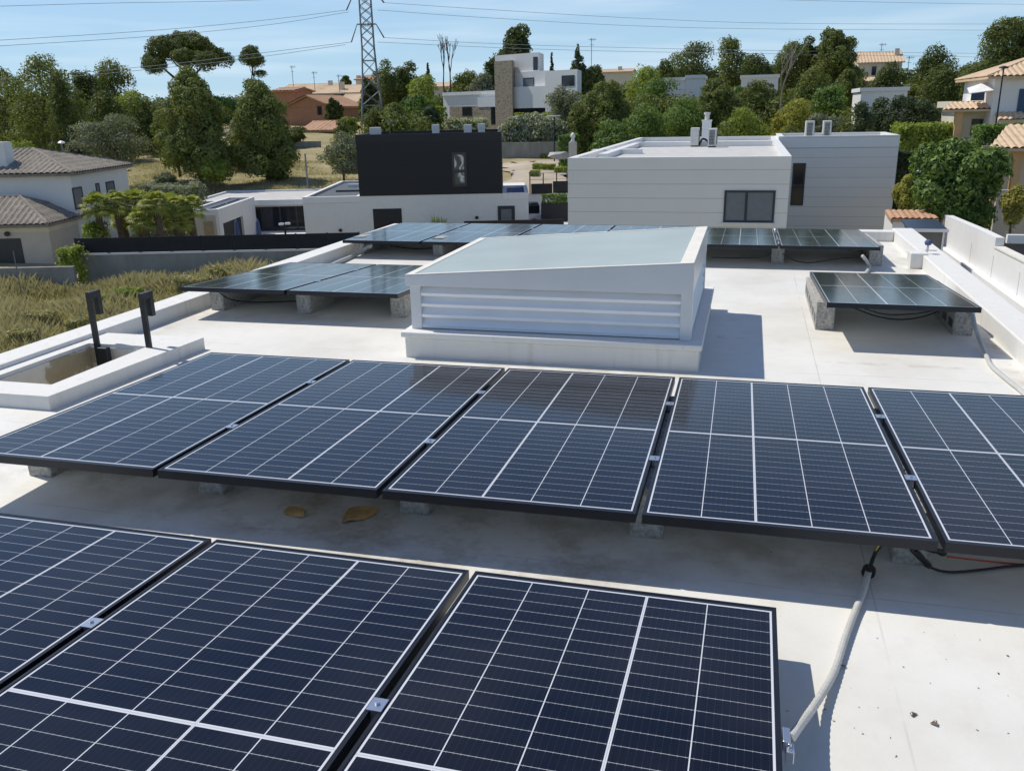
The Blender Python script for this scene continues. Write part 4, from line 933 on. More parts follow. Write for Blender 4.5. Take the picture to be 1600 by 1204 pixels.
for px, py, l in ((532, 360, 'tiny dark wall lamp near the left end of the white ground floor'), (745, 340, 'tiny dark wall lamp left of the small door')):
    p = at_y(px, py, Yk-.05); o = MB().lathe((p.x, p.y, p.z-.08), [(.02, 0), (.08, .03), (.09, .1), (.03, .16)]).build('wall_lamp', M['black'], loc=p); tag(o, l, 'lamp')

# ---- boundary walls and fences at left
Yw = at_D(330, 380, 36).y; wx0 = at_y(116, 390, Yw).x; wx1 = at_y(560, 385, Yw).x
zft = at_y(330, 368.5, Yw).z; zfb = at_y(330, 392.5, Yw).z
wo = empty('garden_wall', ((wx0+wx1)/2, Yw, -5.4), 'long grey concrete garden wall under the dark sheet fence', 'wall')
MB().box(wx0, wx1, Yw, Yw+.2, -5.9, zfb-.06).build('wall', M['wallgrey'], wo)
MB().box(wx0-.02, wx1+.02, Yw-.02, Yw+.22, zfb-.059, zfb).build('coping', M['plaster'], wo)
fo = empty('sheet_fence', ((wx0+wx1)/2, Yw+.1, zfb), 'dark sheet fence along the top of the concrete garden wall', 'fence')
s = MB(); n = 9
for k in range(n): xa = wx0+.05+(wx1-wx0)*k/n; s.box(xa, xa+(wx1-wx0)/n-.03, Yw+.08, Yw+.10, zfb+.01, zft)
s.build('sheets', M['fence'], fo)
for k in range(n+1): xa = wx0+.035+(wx1-wx0)*k/n; MB().box(xa-.03, xa+.03, Yw+.10, Yw+.15, zfb+.001, zft+.02).build('post', M['frame'], fo)
Yv = Yw-1.5; v0 = at_y(-60, 430, Yv).x; v1 = at_y(116, 430, Yv).x; zv = at_y(50, 418, Yv).z
tag(MB().box(v0, v1, Yv, Yv+.2, -5.9, zv).build('low_wall', M['wallgrey'], loc=(v1, Yv, zv)), 'low grey concrete wall in front of the tiled garage at the left edge', 'wall')
# dark fence between the houses + driveway
Yf = at_D(860, 300, 49).y; 
fx = [rect_y(830, 863, 287, 303, Yf), rect_y(864, 890, 283, 303, Yf+.3)]
t = empty('screen_fence', (fx[0][0], Yf, -4.0), 'black screen panels between the black house and the clad house', 'fence')
MB().box(fx[0][0], fx[0][1], Yf, Yf+.05, fx[0][2], fx[0][3]).build('panel', M['black'], t); MB().box(fx[1][0], fx[1][1], Yf+.3, Yf+.35, fx[1][2], fx[1][3]).build('panel', M['black'], t)
MB().box(fx[0][0]-.3, fx[1][1], Yf+.1, Yf+.25, -5.3, fx[0][2]-.001).build('base_wall', M['whouse'], t)
a = rect_y(846, 888, 318, 334, Yf-4); t = empty('planter', (a[0], Yf-4, -5.2), 'long dark planter with a clipped green hedge beside the driveway', 'planter')
MB().box(a[0], a[1], Yf-4, Yf-3.4, -5.2, a[3]).build('box', M['black'], t)
hz = a[3]; a2 = rect_y(844, 888, 303.5, 318, Yf-3.7)
mass('planter_hedge', 'clipped green hedge growing in the dark planter', 'hedge', [(a[0]+.05, a[1]-.05, Yf-3.95, Yf-3.45, hz-.05, a2[3])], 'broad', .07)
dv = MB(); q0 = at_y(826, 345, Yk+2); q1 = at_y(900, 345, Yk+2); dv.box(q0.x, q1.x+1, Yk-1, Yk+8, -5.0, -4.55 if False else at_y(860, 339, Yk+3).z)
tag(dv.build('driveway', M['paving']), kind='structure')
a = rect_y(725, 881, 344, 353.5, Yk-3.5); t = tag(MB().box(a[0], a[1], Yk-3.5, Yk-3.42, -5.5, a[3]).build('low_fence', M['fence'], loc=(a[0], Yk-3.5, -5)), 'low dark fence strip before the small door of the black house', 'fence')
# white parked vehicle (mostly hidden)
zd = at_y(860, 339, Yk+3).z; p = at_y(838, 340, Yk+1.2); cx, cy = p.x, p.y+1
cr = empty('parked_buggy', (cx, cy, zd), 'small white vehicle parked at the right corner of the black house', 'vehicle')
zc0 = p.z-.35
MB().box(cx-.75, cx+.5, cy-.6, cy+1.4, zc0, zc0+.5).build('body', M['wallwhite'], cr, bevel=.08)
MB().box(cx-.68, cx+.2, cy-.5, cy+1.2, zc0+.501, zc0+.95).build('cabin', M['glassd'], cr, bevel=.06)
for sx in (-.45,): 
    wv = MB(); wv.tube([(cx+sx+.35, cy-.66, zc0), (cx+sx+.35, cy-.52, zc0)], .26, 16); wv.build('wheel', M['rubber'], cr)
wv = MB(); wv.tube([(cx-.3, cy+1.3, zc0), (cx-.3, cy+1.42, zc0)], .26, 16); wv.build('wheel', M['rubber'], cr)
# agave / pot spikes by the garage door
for px, l in ((625.0+55, 'left spiky plant before the white wall'), (691.5, 'right spiky plant before the white wall')):
    p = at_y(px, 347, Yk-1.2); mb = MB(); rr = random.Random(int(px))
    for k in range(14):
        a_ = k*2.4; tip = Vector((p.x+.25*math.cos(a_), p.y+.25*math.sin(a_), p.z+rr.uniform(.0, .42))); b_ = Vector((p.x, p.y, p.z-.6)); s_ = Vector((-math.sin(a_), math.cos(a_), 0))*.05
        mid = b_.lerp(tip, .5)+Vector((.05*math.cos(a_), .05*math.sin(a_), .1)); mb.add([b_-s_, b_+s_, mid+s_, tip, mid-s_], [(0, 1, 2, 4), (4, 2, 3)])
    tag(mb.build('spiky_plant', M['palm'], loc=(p.x, p.y, p.z-.6)), l, 'plant', 'pair of spiky plants')

# ---- left tiled house
G = at_D(77, 350, 42); Yg_ = G.y; gx = at_y(79, 380, Yg_).x; zeg = at_y(40, 351, Yg_).z
lh = empty('tiled_house', (gx, Yg_, -5.6), 'white house with grey tiled hip roofs and a garage at the left edge', 'house')
MB().box(gx-7.5, gx, Yg_, Yg_+3.0, -5.8, zeg-.35).build('garage_wall', M['beige'], lh)
MB().box(gx-7.52, gx+.03, Yg_-.03, Yg_+3.0, zeg-.349, zeg).build('eave_band', M['cream'], lh)
a = rect_y(-40, 37, 373, 424, Yg_); MB().box(a[0], a[1], Yg_-.03, Yg_+.02, -5.7, a[3]).build('garage_door', M['frame'], lh)
p = at_y(11, 366, Yg_-.1); MB().lathe((p.x, p.y, p.z-.1), [(.04, 0), (.12, .04), (.13, .16), (.05, .22)]).build('wall_lamp', M['frame'], lh)
Mm = at_D(104, 271, 45); Ym = Mm.y; xm_ = Mm.x+.15; zem = Mm.z+.02; ye_ = at_x(203, 300, xm_).y
MB().box(gx-14, xm_, Ym, ye_, -5.8, zem-.05).build('wall', M['whouse'], lh)
hip_roof(lh, gx-6.0, gx-.1, Yg_, Yg_+4.2, zeg+.01, at_y(46, 312, Yg_+2).z-zeg+.1, 'greytile', .22, 'x', .30)
hip_roof(lh, gx-14, xm_, Ym, ye_, zem, at_D(70, 238, 47.5).z-zem+.12, 'greytile', .3, 'x', .30)
for (pa, pb, y0_, y1_) in ((115, 130, 292, 327), (150, 156, 286, 308), (166, 179.5, 283, 308)):
    ya = at_x(pa, (y0_+y1_)/2, xm_).y; yb_ = at_x(pb, (y0_+y1_)/2, xm_).y; z1_ = at_x((pa+pb)/2, y0_, xm_).z; z0_ = at_x((pa+pb)/2, y1_, xm_).z
    window_x(lh, ya, yb_, z0_, z1_, xm_, 'shutter' if False else 'curtain', .07)
p = at_D(3, 245, 46); MB().box(p.x-1.2, p.x+.35, p.y-.3, p.y+.5, zem-.2, at_D(3, 222, 46).z).build('chimney', M['whouse'], lh)
p = at_D(97, 230, 55); t = empty('street_lamp', (p.x, p.y, gxy(p.x, p.y)), 'white domed street lamp behind the grey tiled roof', 'street lamp')
zt3 = at_D(97, 224, 55).z; MB().tube([(p.x, p.y, gxy(p.x, p.y)), (p.x, p.y, zt3)], .05, 8).build('pole', M['pylon'], t); MB().lathe((p.x, p.y, zt3-.03), [(.05, 0), (.2, .02), (.22, .08), (.1, .16), (.02, .18)]).build('lamp_shade', M['lamp'], t)
p = at_D(26, 420, 33); zt3 = at_D(24, 392, 33).z; tag(MB().tube([(p.x, p.y, -5.6), (p.x, p.y, zt3)], .02, 6).build('thin_pole', M['pylon'], loc=(p.x, p.y, -5.6)), 'thin pale pole before the garage door at the left edge', 'pole')
p = at_D(481, 290, 56); z3 = at_D(478, 240, 56).z; tag(MB().tube([(p.x, p.y, gxy(p.x, p.y)), (p.x, p.y, z3)], .05, 8).build('metal_pole', M['pylon'], loc=(p.x, p.y, gxy(p.x, p.y))), 'slim grey metal pole standing in the dry field behind the pavilion', 'pole')

# ---- stone chimney villa
Yv_ = at_D(790, 150, 90).y
vl = empty('stone_villa', (at_y(790, 150, Yv_).x, Yv_, -.6), 'white cubic villa with a tall rubble stone tower on the hillside', 'villa')
vl.rotation_euler[2] = -R_(34); vl.scale = (1.34, .45, 1)
def bpx(parent, name, x0, x1, y0, y1, Y, dep, mat, zlow=None):
    a = rect_y(x0, x1, y0, y1, Y); return MB().box(a[0], a[1], Y, Y+dep, a[2] if zlow is None else zlow, a[3]).build(name, M[mat], parent)
bpx(vl, 'lower_wing', 679, 776, 147, 196, Yv_, 9, 'whouse', -1.2)
bpx(vl, 'lower_roof', 677, 778, 142, 147.5, Yv_-.35, 9.4, 'wallwhite')
bpx(vl, 'stone_wall', 691, 744, 166, 198, Yv_-.06, .05, 'stone', -1.2)
bpx(vl, 'bay', 744, 780, 151, 167, Yv_-1.4, 1.3, 'whouse'); bpx(vl, 'bay_wall', 746, 778, 167.2, 198, Yv_-1.3, 1.2, 'stone', -1.2)
a = rect_y(714, 732, 167, 182, Yv_-.06); window(vl, a[0], a[1], a[2], a[3], Yv_-.07, 'glassd', .08)
a = rect_y(767, 778, 167, 195, Yv_-1.3); window(vl, a[0], a[1], a[2], a[3], Yv_-1.3, 'glassd', .08)
bpx(vl, 'stone_tower', 774.5, 804, 94.5, 188, Yv_-1.6, 2.4, 'stone', -1.2)
bpx(vl, 'upper_block', 771, 842, 86, 152, Yv_+1.0, 6, 'wallwhite'); bpx(vl, 'upper_block', 804, 856, 113.5, 140, Yv_+.6, 5, 'wallwhite')
bpx(vl, 'right_block', 855, 903, 113, 180, Yv_-.8, 7, 'wallwhite', -1.2); bpx(vl, 'middle_wall', 804, 856, 136, 169, Yv_-.5, 5, 'whouse')
bpx(vl, 'middle_base', 805, 855.5, 169.2, 186, Yv_+.1, 5, 'glassd', -1.2)
a = rect_y(833, 840, 92, 112, Yv_+1.0); window(vl, a[0], a[1], a[2], a[3], Yv_+.97, 'glassd', .06)
a = rect_y(818, 835, 123, 137.5, Yv_+.6); window(vl, a[0], a[1], a[2], a[3], Yv_+.57, 'curtain', .08)
a = rect_y(880, 899, 121, 137, Yv_-.8); window(vl, a[0], a[1], a[2], a[3], Yv_-.83, 'glassd', .08)
FR[0] = False
# terrace hut / umbrella
# ---- low wall, sand and lantern-shaped chimney
Yl = at_D(830, 232, 70).y; a = rect_y(782, 876, 222.5, 245, Yl)
tag(MB().box(a[0], a[1], Yl, Yl+.25, a[2]-.5, a[3]).build('retaining_wall', M['wallgrey'], loc=(a[0], Yl, a[2])), 'long pale retaining wall below the flowering hedge', 'wall')
p = at_D(895, 240, 56); zc_ = at_D(895, 207, 56).z; t = empty('stone_lantern', (p.x, p.y, gxy(p.x, p.y)), 'pale pillar with a domed cap just left of the clad house', 'pillar')
zs = at_D(895, 222, 56).z; MB().box(p.x-.22, p.x+.22, p.y-.22, p.y+.22, gxy(p.x, p.y)-.2, zs).build('pillar', M['beige'], t, bevel=.03)
MB().lathe((p.x, p.y, zs), [(.22, 0), (.10, .1), (.10, .25), (.17, .3), (.14, .42), (.04, zc_-zs)], 12).build('cap', M['acw'], t, smooth=True)
p = at_D(871, 240, 60)
rk = MB(); rr = random.Random(2); vs = [(p.x+rr.uniform(-.7, .7), p.y+rr.uniform(-.4, .4), p.z+rr.uniform(-.4, .25)) for _ in range(14)]
import bmesh
def hull(name, vs, mat, label, cat, group=None):
    bm = bmesh.new(); c0 = sum((Vector(v) for v in vs), Vector())/len(vs)
    for v in vs: bm.verts.new(Vector(v)-c0)
    bmesh.ops.convex_hull(bm, input=bm.verts); me = bpy.data.meshes.new(name); bm.to_mesh(me); bm.free(); me.materials.append(mat)
    o = bpy.data.objects.new(name, me); COL.objects.link(o); o.location = c0; return tag(o, label, cat, group)
hull('boulder', vs, M['concrete'], 'grey boulder at the end of the pale retaining wall', 'rock')
p = at_D(283, 284, 55); vs = [(p.x+rr.uniform(-.5, .5), p.y+rr.uniform(-.3, .3), gxy(p.x, p.y)+rr.uniform(-.1, .25)) for _ in range(12)]
hull('boulder', vs, M['coping'], 'pale stone in the dry grass beside the young tree', 'rock')
sp = MB(); q = [at_D(800, 290, 50), at_D(892, 290, 50), at_D(895, 240, 68), at_D(786, 250, 66)]
nq = 14; vs = []
for j in range(nq+1):
    for i in range(nq+1):
        u_, v_ = i/nq, j/nq; e_ = 1 + 0.0; a_ = q[0].lerp(q[1], u_); b_ = q[3].lerp(q[2], u_); c_ = a_.lerp(b_, v_)
        if i in (0, nq) or j in (0, nq): c_ += Vector((random.uniform(-.8, .8), random.uniform(-.8, .8), 0))
        vs.append((c_.x, c_.y, gxy(c_.x, c_.y)+.05))
sp.add(vs, [(j*(nq+1)+i, j*(nq+1)+i+1, (j+1)*(nq+1)+i+1, (j+1)*(nq+1)+i) for j in range(nq) for i in range(nq)])
tag(sp.build('sand_patch', M['sand'], smooth=True), kind='structure')
# wire fence by the sand
p0 = at_D(828, 285, 51); p1 = at_D(886, 285, 51); t = empty('mesh_fence', p0, 'thin wire fence with rusty posts at the edge of the sand', 'fence')
for f_ in (.0, .36, .72, 1.0):
    p = p0.lerp(p1, f_); MB().tube([(p.x, p.y, gxy(p.x, p.y)-.6), (p.x, p.y, at_D(850, 270, 51).z)], .035, 6).build('post', M['bark'], t)
mb = MB(); zt3 = at_D(850, 270.5, 51).z
for k in range(3): mb.tube([(p0.x, p0.y, zt3-k*.35), (p1.x, p1.y, zt3-k*.35)], .012, 4)
mb.build('wires', M['pylon'], t)

# ---- hill houses
def hill_house(label, x0, x1, yt, yb, D, wall, roofm, ridge_px, group=None, dep=8, wins=(), flat=False, name='hill_house', axis='x', hip=False, chim=None, zlow=None):
    Y = at_D((x0+x1)/2, yt, D).y; a = rect_y(x0, x1, yt, yb, Y); t = empty(name, ((a[0]+a[1])/2, Y, a[2]), label, 'house', group)
    MB().box(a[0], a[1], Y, Y+dep, a[2]-2.5 if zlow is None else zlow, a[3]).build('wall', M[wall], t)
    if flat: flat_roof(t, a[0]-.15, a[1]+.15, Y-.15, Y+dep+.1, a[3]+.35, 'grav', .12, .2, 'wallwhite', .34)
    else: hip_roof(t, a[0], a[1], Y, Y+dep, a[3], at_D((x0+x1)/2, ridge_px, D+dep/2).z-a[3], roofm, .35, axis, .5, hip)
    if not flat and not hip:
        for xx in ((a[0], a[1]) if axis == 'x' else ()):
            zr_ = at_D((x0+x1)/2, ridge_px, D+dep/2).z; MB().add([(xx-.01, Y+.01, a[3]-.01), (xx-.01, Y+dep-.01, a[3]-.01), (xx-.01, Y+dep/2, zr_-.12), (xx+.01, Y+.01, a[3]-.01), (xx+.01, Y+dep-.01, a[3]-.01), (xx+.01, Y+dep/2, zr_-.12)], [(0, 1, 2), (3, 5, 4), (0, 3, 4, 1), (1, 4, 5, 2), (2, 5, 3, 0)]).build('gable', M[wall], t)
    for (wx0_, wx1_, wy0, wy1) in wins:
        b_ = rect_y(wx0_, wx1_, wy0, wy1, Y); window(t, b_[0], b_[1], b_[2], b_[3], Y, 'glassd', .1, proud=.06)
    if chim:
        p = at_D(chim[0], chim[1], D+2); MB().box(p.x-.35, p.x+.35, p.y-.35, p.y+.35, a[3], p.z).build('chimney', M[wall], t)
    return t
t = hill_house('orange rendered house with terracotta gable roofs beside the pylon', 446, 520, 168, 206, 112, 'orange', 'redtile', 150, dep=9, axis='y', wins=((496, 503, 166, 180),))
a = rect_y(444, 520, 150, 168, at_D(483, 168, 112).y)
MB().add([(a[0], t.location.y+.01, a[2]+.01), (a[1], t.location.y+.01, a[2]+.01), ((a[0]+a[1])/2, t.location.y+.01, a[3]-.1), (a[0], t.location.y+.3, a[2]+.01), (a[1], t.location.y+.3, a[2]+.01), ((a[0]+a[1])/2, t.location.y+.3, a[3]-.1)], [(0, 1, 2), (3, 5, 4), (0, 3, 4, 1), (1, 4, 5, 2), (2, 5, 3, 0)]).build('gable', M['orange'], t)
hill_house('orange block with brick tower at the left of the orange house', 428, 462, 142, 200, 118, 'orange', 'redtile', 138, dep=5)
hill_house('low orange annex with a tiled roof below the orange house', 474, 528, 204, 222, 96, 'orange', 'redtile', 190, dep=6)
hill_house('small terracotta roofed house between the two round pines', 338, 362, 182, 195, 118, 'ochre', 'redtile', 174, dep=5, chim=(352, 165))
hill_house('cream terraced house with pale tiled roof left of the pylon', 432, 520, 143, 165, 180, 'cream', 'paletile', 132, 'terraced houses on the skyline', dep=12, chim=(516, 126))
hill_house('cream skyline house with a pale tiled roof directly behind the pylon', 490, 566, 146, 165, 165, 'cream', 'paletile', 134, 'terraced houses on the skyline', dep=10, chim=(534, 128), wins=((522, 540, 146, 150),))
hill_house('taller skyline house with a terracotta roof behind the pylon legs', 557, 600, 124, 165, 190, 'cream', 'redtile', 118, 'terraced houses on the skyline', dep=8, chim=(560, 118))
hill_house('pale house with a tiled lower roof right under the skyline terrace', 528, 562, 160, 182, 130, 'cream', 'paletile', 148, dep=7)
hill_house('dull skyline house just right of the bare tree', 665, 700, 136, 150, 190, 'beige', 'paletile', 130, dep=8)
hill_house('skyline house with a grey chimney right of the villa', 936, 985, 113, 130, 170, 'cream', 'paletile', 109, dep=8, chim=(969, 104))
hill_house('cream hill house with orange tiled roof between the big pines', 1340, 1408, 98, 138, 150, 'cream', 'paletile', 82, dep=9, wins=((1346, 1350, 108, 122), (1362, 1369, 104, 118)), chim=(1402, 76))
hill_house('lower wing of the cream hill house, pale and half hidden', 1310, 1366, 128, 145, 140, 'cream', 'paletile', 122, dep=6)
hill_house('white flat roofed annex among the trees left of centre right', 1037, 1072, 127, 156, 95, 'whouse', '', 0, dep=6, flat=True)
hill_house('white cube taller than the annex beside it among the trees', 1072, 1098, 123, 156, 94, 'wallwhite', '', 0, dep=6, flat=True)
hill_house('long white flat roof peeping over the mid trees', 1158, 1216, 122, 134, 108, 'whouse', '', 0, dep=6, flat=True)
hill_house('white flat roofed house behind the dark casuarinas', 1344, 1416, 143, 182, 82, 'wallwhite', '', 0, dep=7, flat=True)
# grey walls
for l, x0, x1, y0, y1, D in (('dark grey garden wall behind the two pines', 448, 500, 221, 237, 84), ('grey wall at the far end of the dry field', 360, 402, 224, 238, 90)):
    Y = at_D(x0, y0, D).y; a = rect_y(x0, x1, y0, y1, Y); tag(MB().box(a[0], a[1], Y, Y+.25, a[2]-.5, a[3]).build('field_wall', M['wallgrey'], loc=(a[0], Y, a[2])), l, 'wall')

# ---- right villa with tiled roofs
Yr = at_D(1560, 150, 54).y
rv = empty('tiled_villa', (at_y(1560, 160, Yr).x, Yr, -2.5), 'white villa with pale tiled roofs, awning and blue shutters at the right edge', 'villa')
a = rect_y(1551, 1660, 119, 190, Yr); MB().box(a[0], a[1]+3, Yr, Yr+8, -3.2, a[3]).build('wall', M['wallwhite'], rv)
hip_roof(rv, a[0], a[1]+3, Yr, Yr+8, a[3]+.01, at_D(1620, 88, 58).z-a[3], 'paletile', .5, 'x', .33)
b_ = rect_y(1484, 1551, 168, 218, Yr+1.2); MB().box(b_[0]+.55, b_[1], Yr+1.2, Yr+7, -3.2, b_[3]-.02).build('wing_wall', M['cream'], rv)
mb = MB(); zr0, zr1 = at_y(1515, 171, Yr+.3).z, at_y(1515, 163, Yr+2).z; xl = at_y(1471, 170, Yr+.5).x; tiled(mb, (xl, Yr+.1, zr0), (b_[1]+.02, Yr+.1, zr0), (b_[1]+.02, Yr+2.2, zr1+.1), (xl+.8, Yr+2.2, zr1+.1), .3); mb.build('porch_roof', M['paletile'], rv)
MB().box(xl+.9, b_[1]-.01, Yr+2.2, Yr+7, zr1-.2, at_y(1515, 158, Yr+2.2).z).build('terrace', M['cream'], rv)
c0 = rect_y(1492, 1503, 172, 218, Yr+.4); MB().box(c0[0], c0[1], Yr+.4, Yr+.9, -3.2, zr0-.02).build('pillar', M['ochre'], rv)
a = rect_y(1517, 1535, 186, 212, Yr+1.2); window(rv, a[0], a[1], a[2], a[3], Yr+1.19, 'glassd', .08)
a = rect_y(1525, 1552, 139, 157, Yr); window(rv, b_[1]-1.2, b_[1]-.02, a[2], a[3], Yr+2.15, 'shutter', .05)
a = rect_y(1590, 1606, 139, 183, Yr); MB().box(a[0], a[1], Yr-.05, Yr+.01, a[2], a[3]).build('shutter', M['shutter'], rv)
w1 = at_y(1514, 147, Yr-.3); w2 = at_y(1553, 133, Yr-.1); mb = MB(); mb.hexa([(w1.x, Yr-.4, w1.z), (w2.x, Yr-.4, w1.z+.15), (w2.x, Yr+1.8, w2.z+.2), (w1.x+.3, Yr+1.8, w2.z-.15), (w1.x, Yr-.4, w1.z+.04), (w2.x, Yr-.4, w1.z+.19), (w2.x, Yr+1.8, w2.z+.24), (w1.x+.3, Yr+1.8, w2.z-.11)]); mb.build('awning', M['awn'], rv)
a = rect_y(1557, 1606, 182, 187, Yr-.5); mb = MB(); tiled(mb, (a[0], Yr-.9, a[2]), (a[1], Yr-.9, a[2]), (a[1], Yr-.02, a[3]+.2), (a[0], Yr-.02, a[3]+.2), .3); mb.build('lean_roof', M['paletile'], rv)
p = at_D(1556, 195, 50); t = empty('street_lamp', (p.x, p.y, -2.8), 'tall thin black street lamp in front of the tiled villa', 'street lamp'); zt3 = at_D(1563, 108, 50).z
MB().tube([(p.x, p.y, -3), (p.x, p.y, zt3)], [.06, .035], 8).build('pole', M['black'], t); MB().lathe((p.x, p.y, zt3), [(.04, 0), (.26, .05), (.24, .1), (.05, .16)]).build('lamp_shade', M['black'], t)
# arcade
Ya = at_D(1580, 250, 40).y
ar = empty('arcade', (at_y(1580, 250, Ya).x, Ya, -3.8), 'ochre arcade with a low tiled roof at the right edge', 'arcade')
a = rect_y(1556, 1650, 232, 296, Ya); zc0 = a[2]; ztp = a[3]; xs_ = a[0]; span = (at_y(1583, 260, Ya).x-a[0])
mb = MB(); col_w = .34
for k in range(4):
    xa = xs_+k*span; mb.box(xa-.0, xa+col_w, Ya, Ya+.35, zc0-.8, ztp-.75)
    x0_, x1_ = xa+col_w, xa+span; N_ = 10; zsp = ztp-.75; rad = (x1_-x0_)/2
    for i in range(N_):
        t0, t1 = math.pi*i/N_, math.pi*(i+1)/N_
        xa0, xa1 = x0_+rad-rad*math.cos(t0), x0_+rad-rad*math.cos(t1); h0, h1 = zsp+.55*math.sin(t0), zsp+.55*math.sin(t1)
        mb.hexa([(xa0, Ya, h0), (xa1, Ya, h1), (xa1, Ya+.34, h1), (xa0, Ya+.34, h0), (xa0, Ya, ztp), (xa1, Ya, ztp), (xa1, Ya+.34, ztp), (xa0, Ya+.34, ztp)])
    mb.box(xa, xa+col_w, Ya+.001, Ya+.35, ztp-.75, ztp)
mb.build('arches', M['ochre'], ar)
mb = MB(); tiled(mb, (a[0]-.5, Ya-.4, ztp+.02), (a[1], Ya-.4, ztp+.02), (a[1], Ya+3.2, ztp+.9), (a[0]+1, Ya+3.2, ztp+.9), .3); mb.build('roof', M['paletile'], ar)
MB().box(a[0], a[1], Ya+3, Ya+3.1, zc0-.8, ztp).build('rear_wall', M['beige'], ar)
a = rect_y(1555, 1650, 297, 350, Ya-2); tag(MB().box(a[0], a[1], Ya-2, Ya-1.8, a[2]-1, a[3]).build('terrace_wall', M['beige'], loc=(a[0], Ya-2, a[2])), 'pinkish terrace wall under the ochre arcade', 'wall')

# ---- white boundary wall on the right, hut and shed
XW = 9.0
def wallx(px, py, X=XW): return at_x(px, py, X)
p_a, p_b, p_c, p_d = wallx(1600, 410), wallx(1554, 387), wallx(1530, 358.5), wallx(1456, 329)
bw = empty('boundary_wall', (XW, p_a.y, -5), 'long white boundary wall stepping down the right side of the roof', 'wall')
mb = MB()
for y0_, y1_, z in ((p_c.y, p_d.y+2, None),):
    mb.hexa([(XW, p_c.y, -6), (XW+.25, p_c.y, -6), (XW+.25, p_d.y+2, -6), (XW, p_d.y+2, -6), (XW, p_c.y, p_c.z), (XW+.25, p_c.y, p_c.z), (XW+.25, p_d.y+2, p_d.z), (XW, p_d.y+2, p_d.z)])
p_e = wallx(1554, 370); slope_ = (p_a.z-p_b.z)/(p_a.y-p_b.y); z4 = p_b.z+slope_*(4-p_b.y)
mb.hexa([(XW, 4, -6), (XW+.25, 4, -6), (XW+.25, p_b.y-.001, -6), (XW, p_b.y-.001, -6), (XW, 4, z4), (XW+.25, 4, z4), (XW+.25, p_b.y-.001, p_b.z), (XW, p_b.y-.001, p_b.z)])
mb.hexa([(XW, p_b.y, -6), (XW+.25, p_b.y, -6), (XW+.25, p_c.y-.001, -6), (XW, p_c.y-.001, -6), (XW, p_b.y, p_e.z), (XW+.25, p_b.y, p_e.z), (XW+.25, p_c.y-.001, p_c.z), (XW, p_c.y-.001, p_c.z)])
mb.build('wall', M['wallwhite'], bw)
l1, l2 = wallx(1484, 390), wallx(1600, 462)
MB().hexa([(XW-.25, 4, -6), (XW-.004, 4, -6), (XW-.004, l1.y+1.5, -6), (XW-.25, l1.y+1.5, -6), (XW-.25, 4, l2.z), (XW-.004, 4, l2.z), (XW-.004, l1.y+1.5, l1.z), (XW-.25, l1.y+1.5, l1.z)]).build('plinth', M['wallwhite'], bw)
MB().hexa([(XW-.03, 4, z4+.002), (XW+.28, 4, z4+.002), (XW+.28, p_b.y-.01, p_b.z+.002), (XW-.03, p_b.y-.01, p_b.z+.002), (XW-.03, 4, z4+.05), (XW+.28, 4, z4+.05), (XW+.28, p_b.y-.01, p_b.z+.05), (XW-.03, p_b.y-.01, p_b.z+.05)]).build('coping', M['coping'], bw)
for k in range(7):
    y_ = 10+k*2.9; MB().box(XW-.006, XW-.001, y_-.012, y_+.012, -4.6, -2.95).build('joint', M['joint'], bw)
q = at_y(1575, 374, p_b.y+.5); tag(MB().box(XW+.27, XW+9, p_b.y+.5, p_b.y+.8, -5, q.z).build('dark_wall', M['slate'], loc=(XW, q.y, -5)), 'dark rendered wall meeting the boundary wall at the right edge', 'wall')
q2 = at_y(1573, 366, p_b.y+.45); tag(MB().box(q2.x, XW+9, p_b.y+.3, p_b.y+.49, q.z-.1, q2.z).build('white_bench', M['wallwhite'], loc=(XW+1, q.y, q.z)), 'white low rail behind the boundary wall at the right edge', 'rail')
Yh = at_D(1430, 340, 34).y; a = rect_y(1394, 1464, 341, 370, Yh)
ht = empty('tile_roof_hut', (a[0], Yh, -5), 'small white hut with an orange tiled roof beside the clad house', 'hut')
MB().box(a[0], a[1]-.4, Yh, Yh+2.2, -5.4, a[3]-.02).build('wall', M['wallwhite'], ht)
mb = MB(); zt3 = at_y(1430, 329.5, Yh+1.5).z; tiled(mb, (a[0]-.1, Yh-.15, a[3]), (a[1], Yh-.15, a[3]), (a[1]-.25, Yh+1.6, zt3), (a[0]-.1, Yh+1.6, zt3), .22, .05); mb.build('roof', M['redtile'], ht)
Ysd = at_D(1445, 370, 29).y; a = rect_y(1428, 1473, 360, 410, Ysd)
sh = empty('garden_shed', (a[0], Ysd, -5), 'grey garden shed with a dark panel roof by the boundary wall', 'shed')
MB().box(a[0]-.15, a[1], Ysd, Ysd+1.3, -5.4, a[3]-.02).build('wall', M['slate'], sh)
zt3 = at_y(1445, 345.5, Ysd+1.3).z
MB().hexa([(a[0]-.25, Ysd-.1, a[3]-.0), (a[1]+.08, Ysd-.1, a[3]), (a[1]+.0, Ysd+1.5, zt3-.02), (a[0]-.25, Ysd+1.5, zt3-.02), (a[0]-.25, Ysd-.1, a[3]+.05), (a[1]+.08, Ysd-.1, a[3]+.05), (a[1], Ysd+1.5, zt3+.03), (a[0]-.25, Ysd+1.5, zt3+.03)]).build('roof', M['navy'], sh)
MB().box(a[0]-.27, a[1]+.1, Ysd-.14, Ysd-.101, a[3]-.04, a[3]+.06).box(a[1]-.05, a[1]+.01, Ysd-.02, Ysd-.001, -5.4, a[3]-.05).build('trim', M['whitemetal'], sh)
p = at_D(1434, 300, 40); t = empty('garden_lantern', (p.x, p.y, -4), 'white classical garden lantern on a post by the leafy tree', 'lantern'); z3 = at_D(1435, 275, 40).z
